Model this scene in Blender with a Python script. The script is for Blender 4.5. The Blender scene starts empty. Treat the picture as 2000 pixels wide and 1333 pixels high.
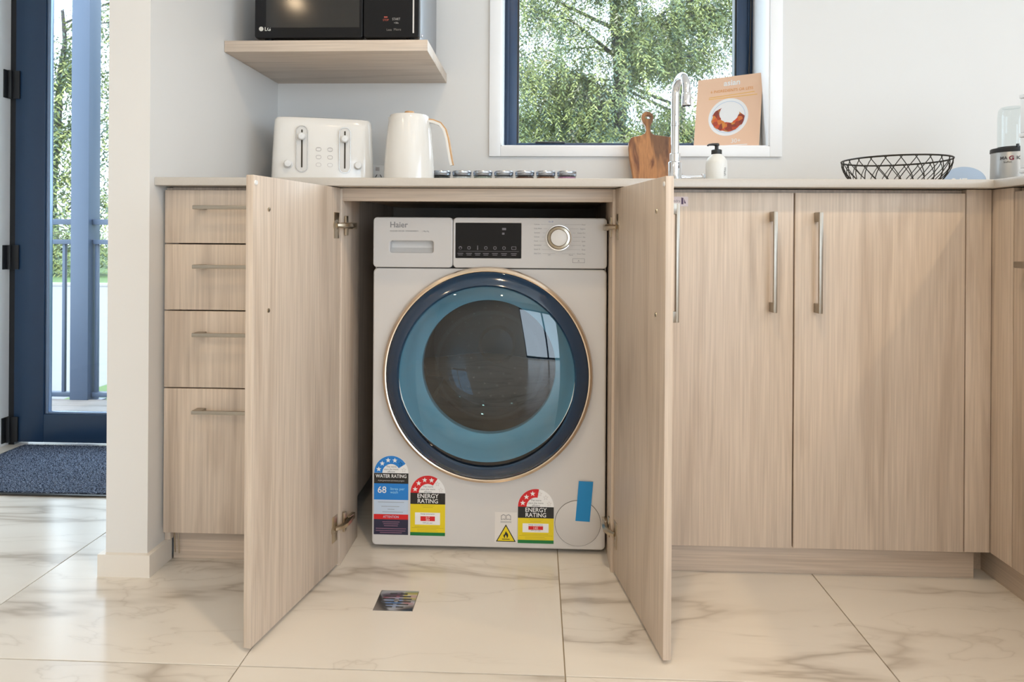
import bpy, bmesh, math, random
from mathutils import Vector, Matrix
R = math.radians
S = bpy.context.scene
COL = S.collection

# ------------------------------------------------------------------ camera
cam_d = bpy.data.cameras.new('camera'); cam = bpy.data.objects.new('camera', cam_d); COL.objects.link(cam)
cam_d.sensor_width = 36.0; cam_d.lens = 36.0 * 1290.0 / 2000.0
cam_d.shift_y = -203.5 / 2000.0; cam_d.clip_start = 0.02
cam.location = (0, 0, .803); cam.rotation_euler = (R(90), R(-.36), R(2.2))
cam_d.dof.use_dof = True; cam_d.dof.focus_distance = 1.7; cam_d.dof.aperture_fstop = 9.0
S.camera = cam
# ------------------------------------------------------------------ world, sun, window light, exposure
W = bpy.data.worlds.new('sky'); S.world = W; W.use_nodes = True
bg = W.node_tree.nodes['Background']; bg.inputs[0].default_value = (.72, .86, 1.0, 1); bg.inputs[1].default_value = 5.9
def light(name, kind, loc, rot, energy, color, **kw):
    d = bpy.data.lights.new(name, kind); d.energy = energy; d.color = color
    for k, v in kw.items(): setattr(d, k, v)
    o = bpy.data.objects.new(name, d); COL.objects.link(o); o.location = loc; o.rotation_euler = rot
    return o
light('sun', 'SUN', (0, 0, 10), (R(38), 0, R(-14)), 2.2, (1, .95, .86), angle=R(2))
# daylight comes in through the glazing: portals only guide the sampling of the sky
for nm_, lo_, ro_, sx_, sy_ in (('slider_daylight', (1.9, -3.68, 1.06), (R(90), 0, 0), 2.2, 2.1), ('side_daylight', (3.22, -.9, 1.27), (R(90), 0, R(90)), 3.0, 1.6)):
    light(nm_, 'AREA', lo_, ro_, 1, (1, 1, 1), shape='RECTANGLE', size=sx_, size_y=sy_).data.cycles.is_portal = True
light('sink_window_daylight', 'AREA', (.33, 2.56, 1.6), (R(-90), 0, 0), 1, (1, 1, 1), shape='RECTANGLE', size=.95, size_y=1.0).data.cycles.is_portal = True
light('entry_door_daylight', 'AREA', (-1.53, 2.56, 1.05), (R(-90), 0, 0), 1, (1, 1, 1), shape='RECTANGLE', size=1.0, size_y=2.1).data.cycles.is_portal = True
WARM = (1.0, .74, .46); LAMP_W = 7.6
S.cycles.max_bounces = 9; S.cycles.diffuse_bounces = 4; S.cycles.glossy_bounces = 4; S.cycles.transmission_bounces = 4; S.cycles.transparent_max_bounces = 10
S.view_settings.view_transform = 'Standard'; S.view_settings.look = 'None'
S.view_settings.exposure = 0.0; S.view_settings.gamma = 1.0; S.view_settings.use_curve_mapping = False

# ------------------------------------------------------------------ materials
MATS = {}
def nodes(name):
    m = bpy.data.materials.new(name); m.use_nodes = True; MATS[name] = m
    return m, m.node_tree, m.node_tree.nodes['Principled BSDF']
def mat(name, col, rough=.5, metal=0.0, coat=0.0, emit=None, estr=0.0, noise=0.0, nscale=30, spec=None, bump=0.0, bscale=200):
    m, t, b = nodes(name)
    b.inputs['Base Color'].default_value = (*col, 1); b.inputs['Roughness'].default_value = rough
    b.inputs['Metallic'].default_value = metal; b.inputs['Coat Weight'].default_value = coat
    b.inputs['Coat Roughness'].default_value = .05
    if spec is not None: b.inputs['Specular IOR Level'].default_value = spec
    if emit: b.inputs['Emission Color'].default_value = (*emit, 1); b.inputs['Emission Strength'].default_value = estr
    tc = t.nodes.new('ShaderNodeTexCoord')
    n = t.nodes.new('ShaderNodeTexNoise'); n.inputs['Scale'].default_value = nscale; n.inputs['Detail'].default_value = 4
    t.links.new(tc.outputs['Object'], n.inputs['Vector'])
    mx = t.nodes.new('ShaderNodeMix'); mx.data_type = 'RGBA'
    mx.inputs[6].default_value = (*[c * (1 - noise) for c in col], 1); mx.inputs[7].default_value = (*[min(1, c * (1 + noise)) for c in col], 1)
    t.links.new(n.outputs['Fac'], mx.inputs[0]); t.links.new(mx.outputs[2], b.inputs['Base Color'])
    if bump:
        n2 = t.nodes.new('ShaderNodeTexNoise'); n2.inputs['Scale'].default_value = bscale; t.links.new(tc.outputs['Object'], n2.inputs['Vector'])
        bp = t.nodes.new('ShaderNodeBump'); bp.inputs['Strength'].default_value = bump; bp.inputs['Distance'].default_value = .002
        t.links.new(n2.outputs['Fac'], bp.inputs['Height']); t.links.new(bp.outputs[0], b.inputs['Normal'])
    return m
def ramp(t, pts):
    r = t.nodes.new('ShaderNodeValToRGB'); e = r.color_ramp.elements
    while len(e) < len(pts): e.new(.5)
    for el, (p, c) in zip(e, pts): el.position = p; el.color = (*c, 1) if len(c) == 3 else c
    return r
def coords(t, scale, rot=(0, 0, 0), rnd=37.0):
    tc = t.nodes.new('ShaderNodeTexCoord'); oi = t.nodes.new('ShaderNodeObjectInfo')
    ml = t.nodes.new('ShaderNodeMath'); ml.operation = 'MULTIPLY'; ml.inputs[1].default_value = rnd
    t.links.new(oi.outputs['Random'], ml.inputs[0])
    ad = t.nodes.new('ShaderNodeVectorMath'); ad.operation = 'ADD'
    t.links.new(tc.outputs['Object'], ad.inputs[0]); t.links.new(ml.outputs[0], ad.inputs[1])
    out = []
    for s in scale:
        mp = t.nodes.new('ShaderNodeMapping'); mp.inputs['Scale'].default_value = s; mp.inputs['Rotation'].default_value = rot
        t.links.new(ad.outputs[0], mp.inputs['Vector']); out.append(mp)
    return out
def wood(name, axis, light_c, mid_c, dark_c, rough=.42, k=1.0, t0=.64):
    m, t, b = nodes(name)
    def sc(a, l):
        v = [a, a, a]; v[axis] = l; return tuple(v)
    m1, m2, m3 = coords(t, [sc(9 * k, .75 * k), sc(210, 5), sc(8.5 * k, .62 * k)])
    def noise(mp, scale, det, dist):
        n = t.nodes.new('ShaderNodeTexNoise'); n.inputs['Scale'].default_value = scale; n.inputs['Detail'].default_value = det
        n.inputs['Distortion'].default_value = dist; t.links.new(mp.outputs[0], n.inputs['Vector']); return n
    n1 = noise(m1, 1.6, 6, .9); n2 = noise(m2, 1, 2, 0); n3 = noise(m3, 1.3, 3, .5)
    r1 = ramp(t, [(.30, mid_c), (.47, light_c), (.60, light_c), (.74, mid_c)]); t.links.new(n1.outputs['Fac'], r1.inputs[0])
    r3 = ramp(t, [(t0, (0, 0, 0)), (t0 + .12, (.7, .7, .7))]); t.links.new(n3.outputs['Fac'], r3.inputs[0])
    mx = t.nodes.new('ShaderNodeMix'); mx.data_type = 'RGBA'; mx.inputs[7].default_value = (*dark_c, 1)
    t.links.new(r3.outputs[0], mx.inputs[0]); t.links.new(r1.outputs[0], mx.inputs[6])
    r2 = ramp(t, [(.3, (.86, .85, .84)), (.7, (1.06, 1.06, 1.06))]); t.links.new(n2.outputs['Fac'], r2.inputs[0])
    mu = t.nodes.new('ShaderNodeMix'); mu.data_type = 'RGBA'; mu.blend_type = 'MULTIPLY'; mu.inputs[0].default_value = 1
    t.links.new(mx.outputs[2], mu.inputs[6]); t.links.new(r2.outputs[0], mu.inputs[7])
    t.links.new(mu.outputs[2], b.inputs['Base Color']); b.inputs['Roughness'].default_value = rough
    bp = t.nodes.new('ShaderNodeBump'); bp.inputs['Strength'].default_value = .10; bp.inputs['Distance'].default_value = .001
    t.links.new(n2.outputs['Fac'], bp.inputs['Height']); t.links.new(bp.outputs[0], b.inputs['Normal'])
    return m
LW, MW, DW = (.655, .545, .445), (.525, .42, .33), (.37, .29, .225)
wood_v = wood('pale_elm_vertical_grain', 2, LW, MW, DW)
wood_x = wood('pale_elm_horizontal_grain', 0, LW, MW, DW)
wood_y = wood('pale_elm_depth_grain', 1, LW, MW, DW)
acacia = wood('acacia_wood', 2, (.50, .225, .085), (.17, .058, .024), (.06, .025, .016), .45, 2.2, .54)

def marble():
    m, t, b = nodes('cream_marble_porcelain')
    m1, m2, m3 = coords(t, [(.75, 3.3, 1), (1.9, 5.6, 1), (1.1, 1.1, 1)], rot=(0, 0, R(-31)), rnd=23.0)
    def vein(mp, sc, w0, dist):
        n = t.nodes.new('ShaderNodeTexNoise'); n.inputs['Scale'].default_value = sc; n.inputs['Detail'].default_value = 5
        n.inputs['Roughness'].default_value = .52; n.inputs['Distortion'].default_value = dist
        t.links.new(mp.outputs[0], n.inputs['Vector'])
        s = t.nodes.new('ShaderNodeMath'); s.operation = 'SUBTRACT'; s.inputs[1].default_value = .5; t.links.new(n.outputs['Fac'], s.inputs[0])
        a = t.nodes.new('ShaderNodeMath'); a.operation = 'ABSOLUTE'; t.links.new(s.outputs[0], a.inputs[0])
        r = ramp(t, [(0, (1, 1, 1)), (w0 * .35, (.42, .42, .42)), (w0, (.12, .12, .12)), (w0 * 3.2, (0, 0, 0))]); t.links.new(a.outputs[0], r.inputs[0]); return r
    v1 = vein(m1, .95, .040, .35); v2 = vein(m2, .8, .010, .6)
    msk = t.nodes.new('ShaderNodeTexNoise'); msk.inputs['Scale'].default_value = 1.5; t.links.new(m3.outputs[0], msk.inputs['Vector'])
    rm = ramp(t, [(.30, (.12, .12, .12)), (.52, (1, 1, 1))]); t.links.new(msk.outputs['Fac'], rm.inputs[0])
    ad = t.nodes.new('ShaderNodeMix'); ad.data_type = 'RGBA'; ad.blend_type = 'ADD'; ad.inputs[0].default_value = .35
    t.links.new(v1.outputs[0], ad.inputs[6]); t.links.new(v2.outputs[0], ad.inputs[7])
    mm = t.nodes.new('ShaderNodeMath'); mm.operation = 'MULTIPLY'
    t.links.new(ad.outputs[2], mm.inputs[0]); t.links.new(rm.outputs[0], mm.inputs[1])
    mx = t.nodes.new('ShaderNodeMix'); mx.data_type = 'RGBA'
    mx.inputs[6].default_value = (.80, .755, .685, 1); mx.inputs[7].default_value = (.50, .445, .38, 1)
    t.links.new(mm.outputs[0], mx.inputs[0]); t.links.new(mx.outputs[2], b.inputs['Base Color'])
    b.inputs['Roughness'].default_value = .20
    return m
marble_m = marble()
grout = mat('beige_grout', (.48, .40, .29), .8, noise=.1)
wall_m = mat('warm_white_wall_paint', (.755, .74, .715), .55, noise=.015, nscale=4)
trim_m = mat('white_gloss_trim_paint', (.92, .92, .92), .3, noise=.01)
ceil_m = mat('white_ceiling_paint', (.86, .85, .83), .7, noise=.01)
stone_m = mat('cream_engineered_stone', (.54, .50, .45), .25, noise=.05, nscale=260)
nickel = mat('brushed_nickel', (.40, .365, .315), .36, 1.0, noise=.06, nscale=90)
steel = mat('hinge_steel', (.55, .47, .36), .3, 1.0, noise=.1)
chrome = mat('polished_chrome', (.86, .87, .89), .06, 1.0)
champagne = mat('champagne_chrome', (.70, .58, .46), .16, 1.0)
white_en = mat('white_enamel', (.60, .585, .575), .22, coat=.4, noise=.005)
white_pl = mat('white_plastic', (.80, .79, .77), .32)
seam_m = mat('dark_seam', (.05, .05, .05), .6)
gray_txt = mat('grey_print', (.22, .22, .23), .6)
black_gl = mat('black_gloss', (.010, .010, .011), .07, spec=.22)
black_pl = mat('black_plastic', (.02, .02, .02), .4)
dark_gap = mat('grey_back_board', (.34, .32, .30), .7)
alum = mat('charcoal_navy_aluminium', (.016, .044, .10), .35, noise=.05)
post_m = mat('blue_grey_powdercoat', (.040, .062, .105), .45, noise=.05)
jam_m = mat('black_jamb', (.008, .009, .012), .5)
kettle_m = mat('warm_white_ceramic_gloss', (.84, .81, .76), .16, coat=.5)
beech = mat('pale_beech_grip', (.62, .36, .17), .45, noise=.15, nscale=50)
drum_m = mat('drum_steel', (.018, .020, .024), .30, 1.0)
gasket = mat('pale_grey_door_surround', (.68, .76, .78), .35)
navy = mat('navy_door_bezel', (.010, .036, .080), .12, coat=.6)
P_ = {'blue': (.012, .20, .60), 'lblue': (.50, .60, .74), 'red': (.62, .012, .016), 'yel': (.74, .58, .01), 'grn': (.006, .17, .04), 'blk': (.012, .012, .012),
      'nvy': (.02, .02, .05), 'wht': (.80, .80, .80), 'tape': (.005, .23, .54), 'pch': (.80, .53, .37), 'org': (.72, .30, .07), 'gold': (.80, .47, .12), 'cyan': (.30, .62, .85)}
PR = {k: mat('print_' + k, v, .4) for k, v in P_.items()}
def glass(name, tint, ior=1.45, rough=0.0, boost=1.0):
    m, t, b = nodes(name); t.nodes.remove(b)
    tr = t.nodes.new('ShaderNodeBsdfTransparent'); tr.inputs[0].default_value = (*tint, 1)
    gl = t.nodes.new('ShaderNodeBsdfGlossy'); gl.inputs['Roughness'].default_value = rough; gl.inputs[0].default_value = (1, 1, 1, 1)
    lw = t.nodes.new('ShaderNodeLayerWeight'); lw.inputs[0].default_value = .5       # Schlick reflectance, the same on both faces
    pw = t.nodes.new('ShaderNodeMath'); pw.operation = 'POWER'; pw.inputs[1].default_value = 5; t.links.new(lw.outputs['Facing'], pw.inputs[0])
    f0 = ((ior - 1) / (ior + 1)) ** 2
    fr = t.nodes.new('ShaderNodeMath'); fr.operation = 'MULTIPLY_ADD'; fr.inputs[1].default_value = 1 - f0; fr.inputs[2].default_value = f0
    t.links.new(pw.outputs[0], fr.inputs[0])
    mu = t.nodes.new('ShaderNodeMath'); mu.operation = 'MULTIPLY'; mu.inputs[1].default_value = boost; mu.use_clamp = True
    t.links.new(fr.outputs[0], mu.inputs[0])
    mx = t.nodes.new('ShaderNodeMixShader'); t.links.new(mu.outputs[0], mx.inputs[0])
    t.links.new(tr.outputs[0], mx.inputs[1]); t.links.new(gl.outputs[0], mx.inputs[2])
    t.links.new(mx.outputs[0], t.nodes['Material Output'].inputs[0]); return m
pane_m = glass('clear_window_glass', (.97, .985, .98), 1.3)
blue_glass = glass('blue_tinted_door_glass', (.33, .545, .66), 1.5, .012, 1.6)
jar_glass = glass('clear_jar_glass', (.90, .93, .93), 1.45)

# ------------------------------------------------------------------ mesh helpers
class MB:
    def __init__(s): s.v = []; s.f = []; s.m = []
    def add(s, vs, fs, m=0):
        o = len(s.v); s.v += [tuple(p) for p in vs]; s.f += [[i + o for i in f] for f in fs]; s.m += [m] * len(fs); return s
    def box(s, lo, hi, m=0, bev=0.0, seg=2):
        if bev <= 0:
            x0, y0, z0 = lo; x1, y1, z1 = hi
            return s.add([(x0, y0, z0), (x1, y0, z0), (x1, y1, z0), (x0, y1, z0), (x0, y0, z1), (x1, y0, z1), (x1, y1, z1), (x0, y1, z1)],
                         [(0, 3, 2, 1), (4, 5, 6, 7), (0, 1, 5, 4), (1, 2, 6, 5), (2, 3, 7, 6), (3, 0, 4, 7)], m)
        bm = bmesh.new(); bmesh.ops.create_cube(bm, size=1)
        for v in bm.verts:
            v.co = Vector([(lo[i] + hi[i]) / 2 + v.co[i] * (hi[i] - lo[i]) for i in range(3)])
        bmesh.ops.bevel(bm, geom=bm.edges[:], offset=bev, segments=seg, profile=.5, affect='EDGES')
        bm.verts.index_update(); s.add([v.co[:] for v in bm.verts], [[v.index for v in f.verts] for f in bm.faces], m); bm.free(); return s
    def lathe(s, prof, c=(0, 0, 0), axis='Z', n=40, m=0, sx=1.0, sz=1.0):
        """prof: (radius, height); axis Z: height up; axis Y: height along -Y (towards the room)"""
        vs = []; fs = []
        for r, h in prof:
            for k in range(n):
                a = 2 * math.pi * k / n; x, y = r * math.cos(a) * sx, r * math.sin(a) * sz
                vs.append((c[0] + x, c[1] + y, c[2] + h) if axis == 'Z' else (c[0] + x, c[1] - h, c[2] + y))
        for i in range(len(prof) - 1):
            for k in range(n):
                fs.append((i * n + k, i * n + (k + 1) % n, (i + 1) * n + (k + 1) % n, (i + 1) * n + k))
        return s.add(vs, fs, m)
    def tube(s, pts, r, n=8, m=0, closed=False, caps=True):
        pts = [Vector(p) for p in pts]; N = len(pts); rad = r if isinstance(r, (list, tuple)) else [r] * N
        vs = []; fs = []; prev = None
        for i, p in enumerate(pts):
            a = pts[i - 1] if (i or closed) else p; b = pts[(i + 1) % N] if (i < N - 1 or closed) else p
            d = (b - a).normalized()
            if prev is None: u = d.orthogonal().normalized()
            else:
                u = prev - d * prev.dot(d); u = u.normalized() if u.length > 1e-6 else d.orthogonal().normalized()
            prev = u; w = d.cross(u)
            for k in range(n):
                t = 2 * math.pi * k / n; vs.append(p + (u * math.cos(t) + w * math.sin(t)) * rad[i])
        for i in range(N if closed else N - 1):
            j = (i + 1) % N
            for k in range(n): fs.append((i * n + k, i * n + (k + 1) % n, j * n + (k + 1) % n, j * n + k))
        if caps and not closed: fs.append(tuple(range(n))[::-1]); fs.append(tuple((N - 1) * n + k for k in range(n)))
        return s.add(vs, fs, m)
    def plate(s, loops, y0, y1, m=0, bev=0.0):
        """flat shape with holes drawn in x,z, solid between y0 (front) and y1"""
        c = bpy.data.curves.new('tmp', 'CURVE'); c.dimensions = '2D'; c.fill_mode = 'BOTH'; c.extrude = abs(y1 - y0) / 2 - bev; c.bevel_depth = bev; c.bevel_resolution = 2
        if bev: c.offset = -bev
        for lp in loops:
            sp = c.splines.new('POLY'); sp.points.add(len(lp) - 1)
            for q, p in zip(sp.points, lp): q.co = (p[0], p[1], 0, 1)
            sp.use_cyclic_u = True
        return s._curve(c, (y0 + y1) / 2, m)
    def _curve(s, c, y, m, off=(0, 0)):
        o = bpy.data.objects.new('tmp', c); COL.objects.link(o)
        me = bpy.data.meshes.new_from_object(o.evaluated_get(bpy.context.evaluated_depsgraph_get()))
        s.add([(v.co.x + off[0], y - v.co.z, v.co.y + off[1]) for v in me.vertices], [list(p.vertices) for p in me.polygons], m)
        bpy.data.objects.remove(o); bpy.data.curves.remove(c); bpy.data.meshes.remove(me); return s
    def text(s, txt, x, z, size, y, m=0, align='LEFT', sx=1.0, bold=0.0, depth=.0001):
        c = bpy.data.curves.new('tmp', 'FONT'); c.body = txt; c.size = size; c.align_x = align; c.extrude = depth; c.offset = bold; c.resolution_u = 3
        i = len(s.v); s._curve(c, y, m, (x, z))
        for k in range(i, len(s.v)): v = s.v[k]; s.v[k] = (x + (v[0] - x) * sx, v[1], v[2])
        return s
    def xf(s, M, start=0):
        for k in range(start, len(s.v)): s.v[k] = tuple(M @ Vector(s.v[k]))
        return s
    def obj(s, name, mats, parent=None, loc=None, rot=None, smooth=35, world=True):
        """world=True: vertices are world coordinates, shifted into the parent's frame"""
        off = Vector((0, 0, 0))
        p = parent
        if world:
            while p is not None: off += p.location; p = p.parent
        me = bpy.data.meshes.new(name); me.from_pydata([tuple(Vector(v) - off) for v in s.v], [], s.f)
        for m in (mats if isinstance(mats, (list, tuple)) else [mats]): me.materials.append(m)
        me.polygons.foreach_set('material_index', s.m)
        bm = bmesh.new(); bm.from_mesh(me); bmesh.ops.recalc_face_normals(bm, faces=bm.faces[:]); bm.to_mesh(me); bm.free()
        if smooth:
            me.polygons.foreach_set('use_smooth', [True] * len(me.polygons)); me.set_sharp_from_angle(angle=R(smooth))
        me.update(); o = bpy.data.objects.new(name, me); COL.objects.link(o); o.parent = parent
        if loc: o.location = loc
        if rot: o.rotation_euler = rot
        return o
def tag(o, label=None, cat=None, group=None, kind=None):
    for k, v in (('label', label), ('category', cat), ('group', group), ('kind', kind)):
        if v: o[k] = v
    return o
def thing(name, loc, label, cat, group=None, rotz=0):
    o = bpy.data.objects.new(name, None); COL.objects.link(o); o.location = loc; o.rotation_euler = (0, 0, rotz); o.empty_display_size = .05
    return tag(o, label, cat, group)
def struct(o): o['kind'] = 'structure'; return o
def box(name, lo, hi, m, parent=None, bev=.001, world=True): return MB().box(lo, hi, 0, bev).obj(name, m, parent, world=world)
def circ(cx, cz, r, n=64, a0=0, a1=2 * math.pi, sx=1, sz=1, closed=True):
    k = n if closed else n + 1
    return [(cx + r * sx * math.cos(a0 + (a1 - a0) * i / n), cz + r * sz * math.sin(a0 + (a1 - a0) * i / n)) for i in range(k)]
def rrect(x0, z0, x1, z1, r, n=6):
    out = []
    for cx, cz, a in ((x1 - r, z1 - r, 0), (x0 + r, z1 - r, 90), (x0 + r, z0 + r, 180), (x1 - r, z0 + r, 270)):
        out += [(cx + r * math.cos(R(a + 90 * i / n)), cz + r * math.sin(R(a + 90 * i / n))) for i in range(n + 1)]
    return out

# ------------------------------------------------------------------ the room
XL, XR, YB, YF, ZC = -2.75, 3.15, 2.285, -3.6, 2.42
# floor: screed under marble tiles, 600 x 1200, grout recessed
fl = struct(MB().box((XL, YF, -.06), (XR, 2.52, -.0035)).obj('floor', grout))
gx = [.056 + .606 * k for k in range(-5, 6)]; gy = [1.21 + 1.2 * k for k in range(-4, 2)] + [2.52]
g2 = .0012; TX, TY = .606 - 2 * g2, 1.2 - 2 * g2
DR = (-.348, -.262, 1.403, 1.485)   # floor drain
tile_me = {}
for i in range(len(gx) - 1):
    for j in range(len(gy) - 1):
        x0, x1 = max(gx[i] + g2, XL), min(gx[i + 1] - g2, XR); y0, y1 = max(gy[j] + g2, YF), gy[j + 1] - g2
        if x1 - x0 < .02 or y1 - y0 < .02: continue
        if x0 < DR[0] and x1 > DR[1] and y0 < DR[2] and y1 > DR[3]:
            b = MB()
            for lo, hi in (((x0, y0), (x1, DR[2])), ((x0, DR[3]), (x1, y1)), ((x0, DR[2]), (DR[0], DR[3])), ((DR[1], DR[2]), (x1, DR[3]))):
                b.box((*lo, -.0035), (*hi, 0))
            b.obj('tile', marble_m, fl); continue
        key = (round(x1 - x0, 4), round(y1 - y0, 4))
        if key not in tile_me:
            t = MB().box((0, 0, -.0035), (key[0], key[1], 0), 0, .0005, 1).obj('tile', marble_m, fl, world=False); tile_me[key] = t.data
        else:
            t = bpy.data.objects.new('tile', tile_me[key]); COL.objects.link(t); t.parent = fl
        t.location = (x0, y0, 0)
struct(box('ceiling', (XL, YF, ZC), (XR, 2.52, ZC + .1), ceil_m, bev=0))
def wall(name, boxes):
    b = MB()
    for lo, hi in boxes: b.box(lo, hi)
    return struct(b.obj(name, wall_m, smooth=0))
WX0, WX1, WZ0, WZ1 = -.129, .787, 1.117, 2.12      # sink window opening
DX0, DX1, DZ1 = -2.012, -1.06, 2.10                # entry door opening
wall('wall_back', [((XL, YB, 0), (DX0, 2.52, ZC)), ((DX0, YB, DZ1), (DX1, 2.52, ZC)), ((DX1, YB, 0), (WX0, 2.52, ZC)),
                   ((WX0, YB, 0), (WX1, 2.52, WZ0)), ((WX0, YB, WZ1), (WX1, 2.52, ZC)), ((WX1, YB, 0), (XR, 2.52, ZC))])
wall('wall_partition', [((-1.0135, 1.522, 0), (-.9134, YB, ZC))])
wall('wall_left', [((XL - .1, YF, 0), (XL, 2.52, ZC))])
wall('wall_right', [((XR, YF, 0), (XR + .1, -2.4, ZC)), ((XR, .6, 0), (XR + .1, 2.52, ZC)), ((XR, -2.4, 0), (XR + .1, .6, .47)), ((XR, -2.4, 2.07), (XR + .1, .6, ZC))])
wall('wall_front', [((XL, YF - .1, 0), (.8, YF, ZC)), ((3.0, YF - .1, 0), (XR, YF, ZC)), ((.8, YF - .1, 2.12), (3.0, YF, ZC))])
# skirting round the partition end
bb = MB().plate([[(-1.0135, YB), (-1.026, YB), (-1.026, 1.510), (-.901, 1.510), (-.901, 1.605), (-.9134, 1.605), (-.9134, 1.522), (-1.0135, 1.522)]], 0, .052, 0)
bb.v = [(v[0], v[2], .052 - v[1]) for v in bb.v]
struct(bb.obj('baseboard_partition', mat('cream_skirting_paint', (.80, .75, .68), .4)))
# ------------------------------------------------------------------ sink window
w1 = thing('window_1', (.33, 2.45, WZ0), 'black aluminium framed window above the sink', 'window'); w1['kind'] = 'structure'; del w1['category']
f = MB()
f.box((WX0, 2.45, WZ0), (-.079, 2.51, WZ1), 0, .002); f.box((.727, 2.45, WZ0), (WX1, 2.51, WZ1), 0, .002)
f.box((-.079, 2.45, WZ0), (.727, 2.51, 1.152), 0, .002); f.box((-.079, 2.45, 2.07), (.727, 2.51, WZ1), 0, .002)
f.box((-.115, 2.442, WZ0), (-.108, 2.46, WZ1)); f.box((.764, 2.442, WZ0), (.770, 2.46, WZ1))
f.obj('window_frame', alum, w1)
s = MB().box((-.079, 2.458, 1.152), (-.072, 2.49, 2.07)).box((.720, 2.458, 1.152), (.727, 2.49, 2.07)).box((-.01, 2.445, 1.15), (.10, 2.455, 1.157), 0, .002)
s.obj('glazing_bead', black_pl, w1)
MB().box((-.079, 2.482, 1.152), (.727, 2.486, 2.07)).obj('pane', pane_m, w1, smooth=0)
r = MB(); r.box((WX0 - .0005, 2.280, WZ0 - .001), (WX0 + .004, 2.45, WZ1)); r.box((WX1 - .004, 2.280, WZ0), (WX1 + .0005, 2.45, WZ1)); r.box((WX0, 2.28, WZ0 - .001), (WX1, 2.45, WZ0 + .003))
r.obj('window_reveal', trim_m, w1)
ar = MB(); ay = 2.273
ar.box((-.169, ay, 1.081), (WX0, YB, WZ1 + .04), 0, .0015); ar.box((WX1, ay, 1.081), (.828, YB, WZ1 + .04), 0, .0015)
ar.box((WX0, ay, 1.081), (WX1, YB, WZ0), 0, .0015); ar.box((WX0, ay, WZ1), (WX1, YB, WZ1 + .04), 0, .0015)
ar.obj('architrave', trim_m, w1)
# black blind cord at the right jamb
MB().tube([(.771, 2.436, 2.1), (.7715, 2.436, 1.62), (.7685, 2.436, 1.5), (.766, 2.436, 1.42), (.768, 2.436, 1.33), (.770, 2.436, 1.2)], .0025, 6).obj('blind_cord', black_pl, w1)
# ------------------------------------------------------------------ entry door
d1 = thing('door_1', (-1.53, 2.435, 0), 'dark navy aluminium glazed entry door', 'door'); d1['kind'] = 'structure'; del d1['category']
MB().box((DX0, 2.44, 0), (-1.986, 2.51, DZ1)).box((DX0, 2.44, 2.07), (DX1, 2.51, DZ1)).box((-1.088, 2.44, 0), (DX1, 2.51, DZ1)).obj('jamb', jam_m, d1)
MB().box((-1.984, 2.435, .012), (-1.868, 2.48, 2.066), 0, .002).obj('stile', alum, d1)
MB().box((-1.206, 2.435, .012), (-1.09, 2.48, 2.066), 0, .002).obj('stile', alum, d1)
MB().box((-1.868, 2.435, .012), (-1.206, 2.48, .118), 0, .002).obj('rail', alum, d1)
MB().box((-1.868, 2.435, 1.95), (-1.206, 2.48, 2.066), 0, .002).obj('rail', alum, d1)
bead_m = mat('satin_blue_grey_bead', (.20, .28, .42), .25, .6)
MB().box((-1.868, 2.441, .118), (-1.852, 2.455, 1.95), 0, .002).box((-1.852, 2.441, .118), (-1.206, 2.455, .128), 0, .002).obj('glazing_bead', bead_m, d1)
MB().box((-1.868, 2.458, .118), (-1.206, 2.463, 1.95)).obj('pane', pane_m, d1, smooth=0)
for z0, z1 in ((1.316, 1.422), (.668, .760), (.012, .108)):
    MB().box((-2.011, 2.405, z0), (-2.004, 2.44, z1), 0, .001).tube([(-2.000, 2.428, z0), (-2.000, 2.428, z1)], .008, 10).box((-1.998, 2.4295, z0), (-1.965, 2.4345, z1), 0, .001).obj('hinge', jam_m, d1)
MB().box((DX0, YB, .0002), (DX1, 2.432, .002)).obj('threshold', marble_m, d1)
MB().box((DX0 - .0005, 2.283, 0), (DX0 + .004, 2.44, DZ1)).obj('door_reveal', trim_m, d1)
# sliding windows behind the camera, side window
for nm, xs in (('window_2', (.8, 1.9, 3.0)),):
    w = thing(nm, (1.9, YF, 0), 'wide sliding glass window', 'window'); w['kind'] = 'structure'; del w['category']
    for k, x in enumerate(xs):
        box('mullion', (x - .035, YF - .09, 0), (x + .035, YF - .03, 2.12), alum, w)
    box('rail', (.8, YF - .09, 0), (3.0, YF - .03, .07), alum, w); box('rail', (.8, YF - .09, 2.05), (3.0, YF - .03, 2.12), alum, w)
w = thing('window_3', (XR, -.9, .47), 'side window', 'window'); w['kind'] = 'structure'; del w['category']
for y in (-2.4, -.9, .6): box('mullion', (XR + .02, y - .03, .47), (XR + .07, y + .03, 2.07), alum, w)
box('rail', (XR + .02, -2.4, .47), (XR + .07, .6, .53), alum, w); box('rail', (XR + .02, -2.4, 2.01), (XR + .07, .6, 2.07), alum, w)
# recessed downlights
lens_m = mat('lit_downlight_lens', (1, .9, .75), .5, emit=(1.0, .80, .55), estr=9)
for x, ys in ((-1.68, (-.70, -2.5)), (.08, (.72, -1.08, -2.8)), (1.9, (.72, -1.08, -2.8))):
    for y in ys:
        d = thing('downlight', (x, y, ZC), 'small round warm white recessed ceiling downlight', 'light', 'ceiling downlights')
        MB().lathe([(.040, 0), (.052, 0), (.052, -.004), (.046, -.006), (.040, -.003)], (x, y, ZC), n=32).obj('bezel', trim_m, d)
        MB().lathe([(0.0005, -.001), (.040, -.001)], (x, y, ZC), n=32).obj('lens', lens_m, d)
        l = light('downlight_lamp', 'AREA', (x, y, ZC - .012), (0, 0, 0), LAMP_W, WARM, shape='DISK', size=.085, spread=R(150)); l.parent = d; l.location = (0, 0, -.012)

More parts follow.
